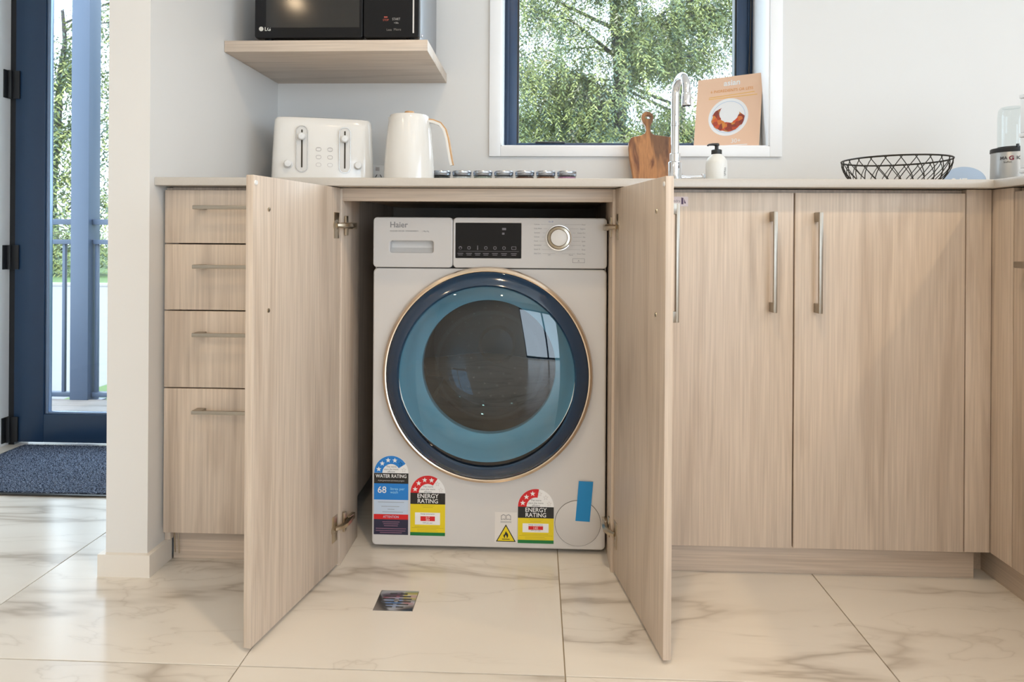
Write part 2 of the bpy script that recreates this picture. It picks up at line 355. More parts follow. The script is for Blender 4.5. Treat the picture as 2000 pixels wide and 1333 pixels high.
# ------------------------------------------------------------------ handles
def handle(parent, cx, cz, y, out=-1, vertical=True, L=.234, axis='Y'):
    """squared D handle; y = face it is fixed to, out = direction it stands off; in the parent's own frame"""
    b = MB(); h = L / 2; p = .0045; d = .030
    def bx(a0, a1, q0, q1, y0, y1):
        y0, y1 = sorted((y + out * y0, y + out * y1))
        b.box((cx + q0, y0, cz + a0) if vertical else (cx + a0, y0, cz + q0), (cx + q1, y1, cz + a1) if vertical else (cx + a1, y1, cz + q1), 0, .0012)
    bx(-h, h, -p, p, d - .007, d); bx(-h, -h + .022, -p, p, 0, d - .006); bx(h - .022, h, -p, p, 0, d - .006)
    return b.obj('handle', nickel, parent, world=False)
FY = 1.572      # cabinet front plane
# ------------------------------------------------------------------ drawer cabinet
dc = thing('drawer_cabinet', (-.70, 1.59, 0), 'pale wood cabinet of four handled drawers beside the white partition', 'cabinet')
MB().box((-.897, 1.592, .077), (-.881, 2.27, .92)).box((-.515, 1.592, .077), (-.4985, 2.27, .92)).box((-.881, 2.255, .077), (-.515, 2.27, .92)).box((-.881, 1.592, .077), (-.515, 2.255, .095)).box((-.881, 1.593, .89), (-.515, 2.255, .92)).obj('body', wood_v, dc)
MB().box((-.9125, 1.592, .052), (-.8975, 1.612, .919), 0, .001).obj('filler_strip', wood_v, dc)
for z0, z1, hz in ((.783, .912, .869), (.621, .780, .727), (.4325, .618, .564), (.0785, .4295, .379)):
    d = MB().box((-.905, FY, z0), (-.499, FY + .018, z1), 0, .0012).obj('drawer', wood_v, dc)
    d.location = (0, 0, 0)
    hh = handle(d, -.705 + .70, hz, FY - 1.59, vertical=False)
MB().box((-.898, 1.607, 0), (-.50, 1.62, .077), 0, .001).obj('kickboard', wood_x, dc)
MB().tube([(-.890, 1.6, .018), (-.8905, 1.597, .066), (-.888, 1.597, .070), (-.8825, 1.597, .070), (-.881, 1.597, .066), (-.880, 1.6, .016)], .0014, 6).obj('kickboard_clip', steel, dc)
# ------------------------------------------------------------------ laundry cabinet with the two open doors
lc = thing('laundry_cabinet', (-.1475, 1.59, 0), 'pale wood cabinet bay with two open doors round the washing machine', 'cabinet')
box('side_panel', (-.491, 1.59, 0), (-.475, 1.745, .919), wood_v, lc); box('side_panel', (.180, 1.59, 0), (.196, 1.745, .919), wood_v, lc)
box('back_panel', (-.4975, 2.262, 0), (.21, 2.272, .919), dark_gap, lc)
box('top_rail', (-.475, 1.592, .888), (.180, 1.612, .9195), wood_x, lc)
box('top_panel', (-.475, 1.612, .900), (.180, 2.262, .9195), wood_x, lc)
def open_door(h, t, s):
    ang = math.atan2(t[1] - h[1], t[0] - h[0]); w = .342; th = .016
    b = MB(); ya, yb = (-th, 0) if s < 0 else (0, th)
    b.box((0, ya, .008), (w, yb, .9195), 0, .0012)
    d = b.obj('door', wood_v, lc, loc=(h[0] + .1475, h[1] - 1.59, 0), rot=(0, 0, ang), world=False)
    inn = 1 if s < 0 else -1          # direction of the inner face
    def Y(v): return inn * v
    for z in (.828, .100):
        hb = MB()
        lo, hi = sorted((Y(0), Y(.0012))); hb.box((.006, lo, z - .031), (.030, hi, z + .031), 0, .0004)
        n0 = len(hb.v); hb.lathe([(.0135, 0), (.0135, .0018), (.0105, .0018), (.0095, -.004), (.0005, -.004)], (.020, 0, z), 'Y', 20)
        if inn > 0:
            for k in range(n0, len(hb.v)): v = hb.v[k]; hb.v[k] = (v[0], -v[1], v[2])
        # arm to the side panel and mounting plate
        arm = [Vector((.018, Y(.002), z)), Vector((.004, Y(.012), z)), Vector((-.012, Y(.016), z)), Vector((-.034, Y(.012), z)), Vector((-.062, Y(.006), z))]
        hb.tube(arm, [.005, .007, .007, .008, .006], 6)
        lo, hi = sorted((Y(.001), Y(.006))); hb.box((-.032, lo, z - .024), (-.020, hi, z + .024), 0, .001)
        lo, hi = sorted((Y(.002), Y(.012))); hb.box((-.066, lo, z - .008), (-.036, hi, z + .008), 0, .001)
        hb.obj('hinge', steel, d, world=False)
    for z in (.855, .653):
        MB().lathe([(.0045, 0), (.0040, .0016), (.0005, .0022)], (.291, 0, z), 'Y', 14).xf(Matrix.Scale(-1, 4, (0, 1, 0)) if inn > 0 else Matrix()).obj('screw', steel, d, world=False)
    MB().lathe([(.005, 0), (.004, .002), (.0005, .002)], (.334, 0, .905), 'Y', 14).xf(Matrix.Scale(-1, 4, (0, 1, 0)) if inn > 0 else Matrix()).obj('bumper', white_pl, d, world=False)
    handle(d, .291, .754, -inn * th, out=-inn)
    return d
open_door((-.478, 1.583), (-.548, 1.235), -1)
open_door((.186, 1.588), (.2407, 1.2495), 1)
# ------------------------------------------------------------------ sink cabinet
sk = thing('sink_cabinet', (.62, 1.59, 0), 'pale wood two door cabinet under the sink', 'cabinet')
MB().box((.1975, 1.592, .077), (.2135, 2.27, .919)).box((1.00, 1.592, .077), (1.016, 2.27, .919)).box((.2135, 2.255, .077), (1.0, 2.27, .919)).box((.2135, 1.592, .077), (1.0, 2.255, .093)).box((.2135, 1.592, .86), (1.0, 1.608, .919)).obj('body', wood_v, sk)
dl = MB().box((.2005, FY, .077), (.600, FY + .018, .9105), 0, .0012).obj('door', wood_v, sk)
handle(dl, .5485 - .62, .7485, FY - 1.59)
dr = MB().box((.6035, FY, .077), (.9925, FY + .018, .9105), 0, .0012).obj('door', wood_v, sk)
handle(dr, .6515 - .62, .7475, FY - 1.59)
MB().box((.9955, FY + .001, .077), (1.0525, FY + .019, .9195), 0, .001).obj('corner_filler', wood_v, sk)
MB().box((.1975, 1.607, 0), (1.0385, 1.622, .0765), 0, .001).obj('kickboard', wood_x, sk)
# little sticker left on the sink door
st = MB().box((.300, FY - .0004, .8775), (.3545, FY, .9005), 0)
st.text('sandra', .3135, .8875, .009, FY - .0006, 1, sx=.95)
st.plate([[(.3385, .8825), (.3435, .8825), (.3435, .8975), (.3385, .8985)]], FY - .0007, FY - .0005, 2)
st.plate([[(.3455, .8845), (.3495, .8845), (.3455, .8955)]], FY - .0007, FY - .0005, 2)
st.obj('sticker', [mat('pink_sticker_paper', (.66, .56, .56), .5), gray_txt, mat('plum_print', (.07, .03, .08), .5)], dl)
# ------------------------------------------------------------------ return cabinet (right)
rc = thing('return_cabinet', (1.4, 1.0, 0), 'pale wood peninsula cabinet returning towards the room on the right', 'cabinet')
MB().box((1.072, .37, .077), (1.70, 2.275, .919)).obj('body', wood_v, rc)
box('corner_panel', (1.054, 1.5055, .077), (1.072, FY + .018, .9195), wood_v, rc)
for y0, y1 in ((.945, 1.503), (.37, .942)):
    d = MB().box((1.054, y0, .077), (1.072, y1, .9105), 0, .0012).obj('door', wood_v, rc)
    hb = MB(); ya, yb = y1 - .04 - .234, y1 - .04; zc = .750
    hb.box((1.024, ya, zc - .007), (1.031, yb, zc + .007), 0, .0012); hb.box((1.030, ya, zc - .007), (1.054, ya + .022, zc + .007), 0, .0012); hb.box((1.030, yb - .022, zc - .007), (1.054, yb, zc + .007), 0, .0012)
    hb.obj('handle', nickel, d)
MB().box((1.084, .39, 0), (1.099, 1.652, .0765), 0, .001).box((1.0395, 1.652, 0), (1.099, 1.667, .0765), 0, .001).obj('kickboard', wood_y, rc)
# ------------------------------------------------------------------ worktop
wt = MB(); pts = [(-.9130, 2.284), (-.9130, 1.541), (1.035, 1.541), (1.035, .35), (1.75, .35), (1.75, 2.284)]
wt.plate([pts], 0, .0195, 0, .0015)
wt.v = [(v[0], v[2], .9405 - v[1]) for v in wt.v]
tag(wt.obj('worktop', stone_m), 'thin cream stone worktop running along the cabinets and round the corner', 'worktop')

# ------------------------------------------------------------------ washing machine (own frame: x across, y=0 front, z up)
WXC, WYF = -.1215, 1.675
wm = thing('washing_machine', (WXC, WYF, 0), 'white front loading washing machine with a large blue tinted round door', 'washing machine')
def wo(b, name, m, p=None, smooth=35):
    return b.obj(name, m, p or wm, world=False, smooth=smooth)
hw = .2975; DC = (-.003, .454); DRAD = .262
b = MB()
side = rrect(-hw, .012, hw, .7215, .014)
b.plate([rrect(-hw, .012, hw, .7215, .012), circ(*DC, .225, 72)], 0, .03, 0, .004)
b.box((-hw, .024, .016), (-hw + .004, .57, .846)); b.box((hw - .004, .024, .016), (hw, .57, .846)); b.box((-hw, .566, .016), (hw, .57, .846)); b.box((-hw, .02, .84), (hw, .57, .848), 0, .002)
b.box((-hw, .024, .014), (hw, .57, .02))
wo(b, 'body', white_en)
wo(MB().box((-hw + .004, .0225, .716), (hw - .004, .03, .8445)), 'seam_backing', seam_m)
# detergent drawer front with finger recess
rx0, rx1, rz0, rz1 = -.254, -.143, .7615, .7915
b = MB(); b.plate([rrect(-hw, .7235, -.0935, .8515, .010), rrect(rx0, rz0, rx1, rz1, .005)], -.003, .022, 0, .0025)
dd = wo(b, 'detergent_drawer', white_en)
rb = MB(); rb.add([(rx0 - .002, .020, rz1 + .002), (rx1 + .002, .020, rz1 + .002), (rx1 + .002, .018, rz0 + .012), (rx0 - .002, .018, rz0 + .012), (rx1 + .002, .001, rz0 - .001), (rx0 - .002, .001, rz0 - .001)], [(0, 1, 2, 3), (3, 2, 4, 5)])
wo(rb, 'finger_recess', mat('grey_white_recess', (.62, .62, .62), .4), dd)
tx = MB(); tx.text('Haier', -.2548, .8255, .0205, -.0032, 0, bold=.0003); wo(tx, 'brand_lettering', gray_txt, dd, 0)
tx = MB(); tx.text('WASHER DRYER  HWD8040BW1', -.2548, .8145, .0052, -.0032, 0, sx=.98); tx.text('|  8kg-4kg', -.1720, .8145, .0052, -.0032, 0, sx=.86); wo(tx, 'model_lettering', gray_txt, dd, 0)
# control fascia
cx0, cx1, cz0, cz1 = -.0865, .0806, .7485, .8380
b = MB(); b.plate([rrect(-.0925, .7235, hw, .8515, .010), rrect(cx0, cz0, cx1, cz1, .002)], -.003, .022, 0, .0025)
cf = wo(b, 'control_panel', white_en)
wo(MB().box((cx0, -.0012, cz0), (cx1, .010, cz1)), 'display_screen', black_gl, cf)
pr = MB(); lit = 0
for k, x in enumerate((-.074, -.052, -.030, -.009, .014, .037, .062)):
    z = .7745
    if k == 0: pr.plate([circ(x, z, .0042, 14), circ(x, z - .001, .0026, 14)], -.0014, -.0013)
    elif k == 2: pr.plate([[(x - .0012, z - .005), (x + .0012, z - .005), (x + .0008, z + .006), (x - .0008, z + .006)]], -.0014, -.0013)
    elif k == 6: pr.plate([rrect(x - .006, z - .004, x + .006, z + .004, .001), rrect(x - .0048, z - .0028, x + .0048, z + .0028, .001)], -.0014, -.0013)
    else: pr.plate([rrect(x - .004, z - .004, x + .004, z + .004, .003), rrect(x - .0026, z - .0026, x + .0026, z + .0026, .002)], -.0014, -.0013)
    pr.box((x - .0075, -.0014, .7595), (x + .0075, -.0013, .7612)); pr.box((x - .006, -.0014, .7555), (x + .006, -.0013, .7570))
pr.box((-.079, -.0014, .7655), (.075, -.0013, .7662))
pr.box((.032, -.0014, .8200), (.042, -.0013, .8255)); pr.box((.032, -.0014, .8085), (.038, -.0013, .8135))
wo(pr, 'display_icons', mat('dim_display_print', (.16, .15, .17), .5), cf, 0)
kx, kz = .1755, .8015
wo(MB().lathe([(.033, .002), (.0335, .0035), (.0325, .0055), (.0300, .006)], (kx, 0, kz), 'Y', 48), 'dial_ring', chrome, cf)
kn = wo(MB().lathe([(.0295, .003), (.0295, .019), (.0275, .022), (.0220, .0225), (.0205, .0215)], (kx, 0, kz), 'Y', 48), 'dial', mat('bronze_chrome', (.34, .29, .22), .16, 1.0), cf)
wo(MB().lathe([(.0207, .0205), (.0205, .0222), (.0190, .0228), (.0004, .0230)], (kx, 0, kz), 'Y', 40), 'dial_cap', white_pl, kn)
pr = MB()
NL = ['Cottons', 'Daily Wash', 'Synthetic', 'Delicate', 'Duvet', 'Sportswear', 'Quick 15', 'Baby Care']; NR = ['Wool', 'Hygiene', 'Cotton Dry', 'Mix', 'Synth', 'Spin', 'Rinse', 'Drum Clean']
for k in range(8):
    z = .8345 - k * .0105
    pr.text(NL[k], .1130, z - .001, .0049, -.0032, 0, sx=.85); pr.text(NR[k], .2425, z - .0015, .0049, -.0032, 0, 'RIGHT', sx=.85)
    e = kx - math.sqrt(max(.036 ** 2 - (z - kz) ** 2, 0)) if abs(z - kz) < .036 else kx - .008
    w_ = .0023 * len(NL[k]) + .1145
    if e > w_ + .002: pr.box((w_, -.0032, z), (e, -.0031, z + .0004))
    e2 = 2 * kx - e; w2 = .2410 - .0023 * len(NR[k])
    if w2 > e2 + .002: pr.box((e2, -.0032, z), (w2, -.0031, z + .0004))
pr.text('Eco 20', .1500, .8405, .0049, -.0032, 1, sx=.85); pr.text('Off', .1480, .7565, .0049, -.0032, 0); pr.text('Hand', .2010, .7565, .0049, -.0032, 0)
pr.plate([rrect(.2105, .7382, .2412, .7492, .001), rrect(.2113, .7390, .2404, .7484, .001)], -.0033, -.0031, 0); pr.text('A', .2236, .7412, .007, -.0032, 0)
wo(pr, 'program_print', [gray_txt, mat('blue_print', (.05, .10, .40), .5)], cf, 0)
# round door
dw = wo(MB().lathe([(.2700, .0), (.2705, .012), (.2675, .020), (.2620, .0225), (.2590, .0215), (.2575, .017), (.2575, 0)], (DC[0], 0, DC[1]), 'Y', 96, sx=.985, sz=1.01), 'door', champagne)
wo(MB().lathe([(.2577, .012), (.2577, .0215), (.250, .030), (.236, .040), (.2265, .043), (.2225, .038), (.2220, .002)], (DC[0], 0, DC[1]), 'Y', 96, sx=.985, sz=1.01), 'door_bezel', navy, dw)
gp = []
for k in range(15):
    r_ = .2560 * (1 - k / 14.0); gp.append((max(r_, .0006), .0235 + .034 * (1 - (r_ / .256) ** 2.6)))
wo(MB().lathe(gp, (DC[0], 0, DC[1]), 'Y', 96, sx=.985, sz=1.01), 'door_glass', blue_glass, dw, 60)
wo(MB().lathe([(.2222, .036), (.2150, .030), (.2040, -.006), (.1880, -.030), (.1745, -.040), (.1735, -.060)], (DC[0], 0, DC[1] + .010), 'Y', 80), 'door_bowl', gasket, dw, 50)
wo(MB().lathe([(.1730, -.040), (.1700, -.070), (.1500, -.105), (.1100, -.125), (.0600, -.133), (.0006, -.135)], (DC[0], 0, DC[1] + .010), 'Y', 72), 'inner_glass_bowl', glass('clear_bowl_glass', (.86, .92, .95), 1.5, .01, .8), dw, 60)
dm = MB(); dm.lathe([(.1735, -.055), (.2100, -.070), (.2300, -.10), (.2300, -.36), (.2000, -.40), (.060, -.41), (.0500, -.395), (.0005, -.39)], (DC[0], 0, DC[1] + .010), 'Y', 80)
for a in (90, 210, 330):
    u = Vector((math.cos(R(a)), 0, math.sin(R(a)))); v = Vector((-math.sin(R(a)), 0, math.cos(R(a)))); c = Vector((DC[0], 0, DC[1] + .006))
    p = [c + u * .229 + v * .035, c + u * .229 - v * .035, c + u * .185]
    dm.add([q + Vector((0, y, 0)) for y in (.11, .35) for q in p], [(0, 1, 2), (5, 4, 3), (0, 2, 5, 3), (1, 4, 5, 2), (0, 3, 4, 1)])
wo(dm, 'drum', drum_m)
sg = MB()                                            # drum perforation rings on the back plate and wall
for rr, n in ((.09, 14), (.125, 20), (.16, 26)):
    for k in range(n):
        a = 2 * math.pi * k / n; sg.lathe([(.0030, 0), (.0005, .001)], (DC[0] + rr * math.cos(a), .402 + (.0 if rr < .17 else 0), DC[1] + .006 + rr * math.sin(a)), 'Y', 8)
o = wo(sg, 'drum_perforations', seam_m); o['kind'] = 'stuff'
# filter cover, feet
wo(MB().lathe([(.0572, .0), (.0572, .0016), (.0560, .0022), (.0004, .0024)], (.228, 0, .0797), 'Y', 56), 'filter_cover', white_en)
wo(MB().plate([circ(.228, .0797, .0581, 56), circ(.228, .0797, .0573, 56)], -.0006, 0), 'filter_cover_seam', seam_m, smooth=0)
for x in (-.255, .255):
    for y in (.05, .52): wo(MB().lathe([(.018, 0), (.020, .003), (.020, .008), (.010, .009), (.010, .016)], (x, y, 0), 'Z', 18), 'foot', black_pl)
# stickers
def star(cx, cz, r, rot=0):
    return [(cx + (r if k % 2 == 0 else r * .42) * math.sin(rot + math.pi * k / 5), cz + (r if k % 2 == 0 else r * .42) * math.cos(rot + math.pi * k / 5)) for k in range(10)]
def arc(cx, cz, r0, r1, a0, a1, n=24):
    return circ(cx, cz, r1, n, a0, a1, closed=False) + circ(cx, cz, r0, n, a0, a1, closed=False)[::-1]
Y1, Y2, Y3 = -.0004, -.0007, -.0010
def rating_arch(b, xc, z, r, a_end, nstar, mcol):
    b.plate([circ(xc, z, r, 40, 0, math.pi, closed=False)], Y1, 0, 0)
    b.plate([arc(xc, z, r * .52, r * .995, a_end, math.pi)], Y2, Y1, mcol)
    for k in range(nstar):
        a = math.pi - R(16) - k * R(30); b.plate([star(xc + r * .76 * math.cos(a), z + r * .76 * math.sin(a), r * .155)], Y3, Y2, 0)
    for k in range(nstar, 6):
        a = math.pi - R(16) - k * R(30); b.plate([star(xc + r * .76 * math.cos(a), z + r * .76 * math.sin(a), r * .15), star(xc + r * .76 * math.cos(a), z + r * .76 * math.sin(a), r * .115)], Y2, Y1, 2)
    b.text('The more', xc, z + r * .32, r * .15, Y2, 1, 'CENTER'); b.text('stars the more', xc, z + r * .17, r * .14, Y2, 1, 'CENTER'); b.text('efficient', xc, z + r * .03, r * .14, Y2, 1, 'CENTER')
def rows(b, xs, x1, zs, y, m, t=.0009):
    for z, (u, v) in zs: b.box((xs + (x1 - xs) * u, y - .0001, z), (xs + (x1 - xs) * v, y, z + t), m)
grey_l = mat('light_grey_print', (.56, .52, .50), .5)
# water rating
b = MB(); x0, x1 = -.2920, -.2035; xc = (x0 + x1) / 2
b.box((x0, Y1, .0400), (x1, 0, .1975), 0); rating_arch(b, xc, .1975, .0440, R(33), 4, 3)
for z0, z1, m in ((.1705, .1970, 4), (.1290, .1705, 3), (.0920, .1290, 5), (.0790, .0920, 6), (.0400, .0790, 7)): b.box((x0, Y2, z0), (x1, Y1, z1), m)
b.text('WATER RATING', xc, .1855, .0125, Y3, 0, 'CENTER', .87, .00015); b.text('A joint government and industry program', xc, .1765, .0050, Y3, 2, 'CENTER', .80)
b.text('68', x0 + .009, .1465, .0235, Y3, 0, bold=.0002); b.text('litres per', x0 + .042, .1540, .0100, Y3, 8); b.text('wash', x0 + .042, .1455, .0100, Y3, 8)
for k, z in enumerate((.1225, .1115, .1045, .0975)): rows(b, x0, x1, [(z, ((.12, .88), (.22, .74), (.40, .60), (.25, .85))[k])], Y2, 1)
b.text('ATTENTION', xc, .0828, .0085, Y3, 5, 'CENTER', .85)
for k, z in enumerate((.0715, .0665, .0615, .0545, .0490, .0440)): rows(b, x0, x1, [(z, ((.25, .75), (.28, .72), (.30, .70), (.06, .94), (.06, .92), (.18, .82))[k])], Y2, 9, .0020)
PM = [PR['wht'], gray_txt, grey_l, PR['blue'], PR['blk'], PR['lblue'], PR['red'], PR['nvy'], PR['cyan'], mat('mauve_print', (.20, .10, .16), .5)]
o = wo(b, 'water_rating_sticker', PM, smooth=0); o['label'] = 'blue and black water rating sticker'
def energy(x0, x1, zb, zt, nst, a_end, lines, val, red_h):
    b = MB(); xc = (x0 + x1) / 2; H_ = zt - zb
    b.box((x0, Y1, zb), (x1, 0, zt), 0); rating_arch(b, xc, zt, (x1 - x0) / 2, a_end, nst, 3)
    bz = zt - .0285
    b.box((x0, Y2, bz), (x1, Y1, zt), 4); b.box((x0, Y2, zb + .0085), (x1, Y1, bz), 5); b.box((x0, Y2, zb), (x1, Y1, zb + .0085), 6)
    b.text('ENERGY', xc, zt - .0125, .0150, Y3, 0, 'CENTER', .98, .00015); b.text('RATING', xc, zt - .0255, .0150, Y3, 0, 'CENTER', .98, .00015)
    wz0, wz1 = zb + .0280, zb + .0280 + red_h
    b.box((x0 + .012, Y2 - .0001, wz0), (x1 - .013, Y2, wz1), 0)
    mz = (wz0 + wz1) / 2; rh = .0060 if lines == 2 else .0045
    b.box((xc - .0185, Y3, mz - rh), (xc + .0185, Y2, mz + rh), 3)
    if lines == 2:
        b.text('517', xc, mz + .0004, .0068, Y3 - .0002, 0, 'CENTER'); b.text(val, xc, mz - .0052, .0068, Y3 - .0002, 0, 'CENTER')
    else: b.text(val, xc, mz - .0032, .0095, Y3 - .0002, 0, 'CENTER')
    b.text('Energy consumption', xc, wz1 - .0045, .0044, Y3, 1, 'CENTER'); b.text('kWh per year', xc, wz0 + .0035, .0044, Y3, 1, 'CENTER')
    for k, (dz, u, v) in enumerate(((.0225, .12, .84), (.0192, .04, .96), (.0152, .2, .75), (.0112, .2, .80))): rows(b, x0, x1, [(zb + dz, (u, v))], Y2, 7, .0006)
    rows(b, x0, x1, [(bz - .0045, (.3, .7)), (bz - .0085, (.35, .65))], Y2, 7, .0006)
    return wo(b, 'energy_rating_sticker', [PR['wht'], gray_txt, grey_l, PR['red'], PR['blk'], PR['yel'], PR['grn'], mat('olive_print', (.35, .27, .02), .5)], smooth=0)
energy(-.1980, -.1088, .0393, .1482, 4, R(56), 2, '304', .0310)['label'] = 'yellow energy rating sticker with four stars'
energy(.0766, .1674, .0262, .1188, 3, R(80), 1, '141', .0225)['label'] = 'yellow energy rating sticker with three stars'
# flammable warning + manual icon
b = MB(); b.box((.0180, Y1, .0270), (.0745, 0, .1035), 0)
def tri(s, z0): cx = .0463; return [(cx - .0253 * s, z0 + .0010 * (1 - s)), (cx + .0253 * s, z0 + .0010 * (1 - s)), (cx, z0 + .044 * s + .001 * (1 - s))]
b.plate([[(.0210, .0288), (.0716, .0288), (.0463, .0728)]], Y2, Y1, 1); b.plate([[(.0248, .0310), (.0678, .0310), (.0463, .0685)]], Y3, Y2, 2)
fl_ = [(.0463, .0560), (.0485, .0525), (.0515, .0490), (.0525, .0445), (.0510, .0400), (.0480, .0378), (.0490, .0410), (.0472, .0445), (.0460, .0470), (.0448, .0440), (.0438, .0410), (.0445, .0378), (.0415, .0400), (.0400, .0445), (.0412, .0480), (.0425, .0465), (.0440, .0505)]
b.plate([fl_], Y3 - .0002, Y3, 1); b.box((.0365, Y3 - .0002, .0345), (.0561, Y3, .0362), 1)
for s_ in (-1, 1):
    pts = [(.0463 + s_ * q[0], q[1]) for q in ((.0008, .0845), (.0070, .0858), (.0125, .0835), (.0125, .0945), (.0070, .0985), (.0008, .0960))]
    ins = [(.0463 + s_ * q[0], q[1]) for q in ((.0020, .0862), (.0066, .0872), (.0112, .0852), (.0112, .0935), (.0070, .0968), (.0020, .0948))]
    b.plate([pts, ins], Y2, Y1, 3)
b.box((.0325, Y2, .0795), (.0600, Y1, .0803), 3); b.box((.0325, Y2, .0770), (.0600, Y1, .0776), 3)
wo(b, 'flammable_warning_sticker', [mat('sticker_white', (.70, .67, .64), .4), PR['blk'], PR['yel'], gray_txt], smooth=0)['label'] = 'yellow triangle flame warning sticker with booklet symbol'
tp = MB().plate([[(.2300, .1873), (.2660, .1861), (.2580, .0850), (.2218, .0866)]], -.0030, -.0026, 0)
wo(tp, 'blue_tape', PR['tape'], smooth=0)['label'] = 'strip of bright blue tape'

# ------------------------------------------------------------------ floor drain
fd = thing('floor_drain', (-.305, 1.444, 0), 'small square chrome floor drain grate in front of the washing machine', 'drain')
b = MB(); b.box((DR[0] + .001, DR[2] + .001, -.003), (DR[1] - .001, DR[3] - .001, .0004), 0, .0005)
b.obj('drain_plate', mat('satin_chrome', (.62, .64, .68), .16, 1.0), fd)
for k in range(6):
    y = 1.418 + .0105 * k; h_ = math.sqrt(max(.033 ** 2 - (y - 1.444) ** 2, 0))
    if h_ < .006: continue
    for x0_, x1_ in ((-h_, -.004), (.004, h_)):
        if x1_ - x0_ > .005: MB().box((-.305 + x0_, y - .0018, .0004), (-.305 + x1_, y + .0018, .00075)).obj('slot', seam_m, fd)
MB().lathe([(.006, .0004), (.006, .0012), (.0005, .0014)], (-.305, 1.444, 0), 'Z', 16).obj('screw', steel, fd)

# ------------------------------------------------------------------ entry mat
def matm():
    m, t, b = nodes('speckled_navy_carpet')
    m1, m2 = coords(t, [(1, 1, 1), (1, 1, 1)], rnd=0)
    n = t.nodes.new('ShaderNodeTexNoise'); n.inputs['Scale'].default_value = 260; n.inputs['Detail'].default_value = 2; t.links.new(m1.outputs[0], n.inputs['Vector'])
    r_ = ramp(t, [(.38, (.014, .022, .045)), (.54, (.050, .075, .130)), (.66, (.32, .38, .50))]); t.links.new(n.outputs['Fac'], r_.inputs[0])
    t.links.new(r_.outputs[0], b.inputs['Base Color']); b.inputs['Roughness'].default_value = .9
    bp = t.nodes.new('ShaderNodeBump'); bp.inputs['Strength'].default_value = 1; bp.inputs['Distance'].default_value = .004
    t.links.new(n.outputs['Fac'], bp.inputs['Height']); t.links.new(bp.outputs[0], b.inputs['Normal']); return m
dmt = thing('door_mat', (-1.5, 2.2, .0022), 'dark navy flecked carpet mat inside the glazed entry door', 'mat')
carpet = matm()
MB().box((-1.925, 1.975, .0022), (-1.06, 2.415, .010), 0, .002).obj('carpet', carpet, dmt)
MB().box((-1.938, 1.962, .0022), (-1.045, 1.975, .006), 0, .001).box((-1.938, 1.975, .0022), (-1.925, 2.415, .006), 0, .001).obj('rubber_border', black_pl, dmt)
rng = random.Random(5); pile = MB()
for k in range(9000):
    x = rng.uniform(-1.922, -1.2); y = rng.uniform(1.978, 2.412); a = rng.uniform(0, 6.28); h_ = rng.uniform(.002, .005); w_ = .0016
    dx, dy = math.cos(a) * w_, math.sin(a) * w_; lx, ly = rng.uniform(-.003, .003), rng.uniform(-.003, .003)
    pile.add([(x - dx, y - dy, .0095), (x + dx, y + dy, .0095), (x + lx, y + ly, .010 + h_)], [(0, 1, 2)], 0 if rng.random() < .62 else 1)
o = pile.obj('pile', [carpet, mat('pale_blue_fleck', (.28, .33, .43), .9)], dmt, smooth=0); o['kind'] = 'stuff'

# ------------------------------------------------------------------ microwave on its shelf
tag(MB().box((-.9125, 1.886, 1.336), (-.3185, 2.2845, 1.3685), 0, .001).obj('shelf', wood_x), 'thick pale wood wall shelf under the microwave', 'shelf')
mw = thing('microwave', (-.5875, 1.9, 1.3685), 'black glass fronted microwave oven on the wall shelf', 'microwave')
mx0, mx1, mz0, mz1 = -.829, -.346, 1.379, 1.655
side_m = mat('grey_painted_steel', (.30, .31, .33), .35, .3)
MB().box((mx0 + .004, 1.925, mz0 + .004), (mx1 - .003, 2.245, mz1 - .002), 0, .004).obj('body', side_m, mw)
MB().plate([rrect(mx0, mz0, -.5105, mz1, .008)], 1.899, 1.925, 0, .003).obj('door', black_gl, mw)
cp = MB().plate([rrect(-.5085, mz0, mx1, mz1, .008)], 1.899, 1.925, 0, .003).obj('control_panel', black_gl, mw)
MB().box((mx0 + .034, 1.8982, mz0 + .030), (-.520, 1.8990, mz1 - .03)).obj('door_window', mat('smoked_window', (.022, .021, .020), .10), mw)
MB().box((-.3645, 1.8975, mz0 + .012), (-.3600, 1.8992, mz1 - .012)).obj('chrome_strip', chrome, mw)
lg = MB(); lg.plate([circ(-.8095, 1.4060, .0066, 24)], 1.8984, 1.8989); lg.text('LG', -.7995, 1.4005, .0150, 1.8986, 0, bold=.0003)
lg.obj('brand_lettering', mat('silver_print', (.62, .60, .55), .4), mw, smooth=0)
bt = MB(); bt.text('STOP', -.4430, 1.4270, .0085, 1.8986, 1, 'CENTER', .85); bt.box((-.448, 1.8985, 1.4365), (-.438, 1.8989, 1.4400), 1)
bt.text('START', -.4125, 1.4290, .0100, 1.8986, 0, 'CENTER', .8); bt.text('+30s', -.4125, 1.4190, .0070, 1.8986, 0, 'CENTER')
bt.text('Less', -.4330, 1.3985, .0090, 1.8986, 2, 'CENTER'); bt.text('More', -.4090, 1.3990, .0100, 1.8986, 2, 'CENTER')
bt.obj('panel_lettering', [mat('pale_panel_print', (.42, .40, .38), .5), mat('red_panel_print', (.45, .09, .06), .5), mat('dim_panel_print', (.22, .20, .18), .5)], cp, smooth=0)
for x in (mx0 + .03, mx1 - .03):
    for y in (1.93, 2.21): MB().lathe([(.013, 0), (.012, .011)], (x, y, 1.3685), 'Z', 14).obj('foot', black_pl, mw)
MB().lathe([(.005, 0), (.005, .003), (.0005, .004)], (0, 0, 0), 'Z', 12).xf(Matrix.Translation((-.349, 1.955, 1.40)) @ Matrix.Rotation(R(90), 4, 'Y')).obj('screw', chrome, mw)
MB().tube([(-.3475, 2.02, 1.380), (-.344, 2.10, 1.373), (-.344, 2.18, 1.373), (-.346, 2.25, 1.372)], .003, 8).obj('power_cord', black_pl, mw)

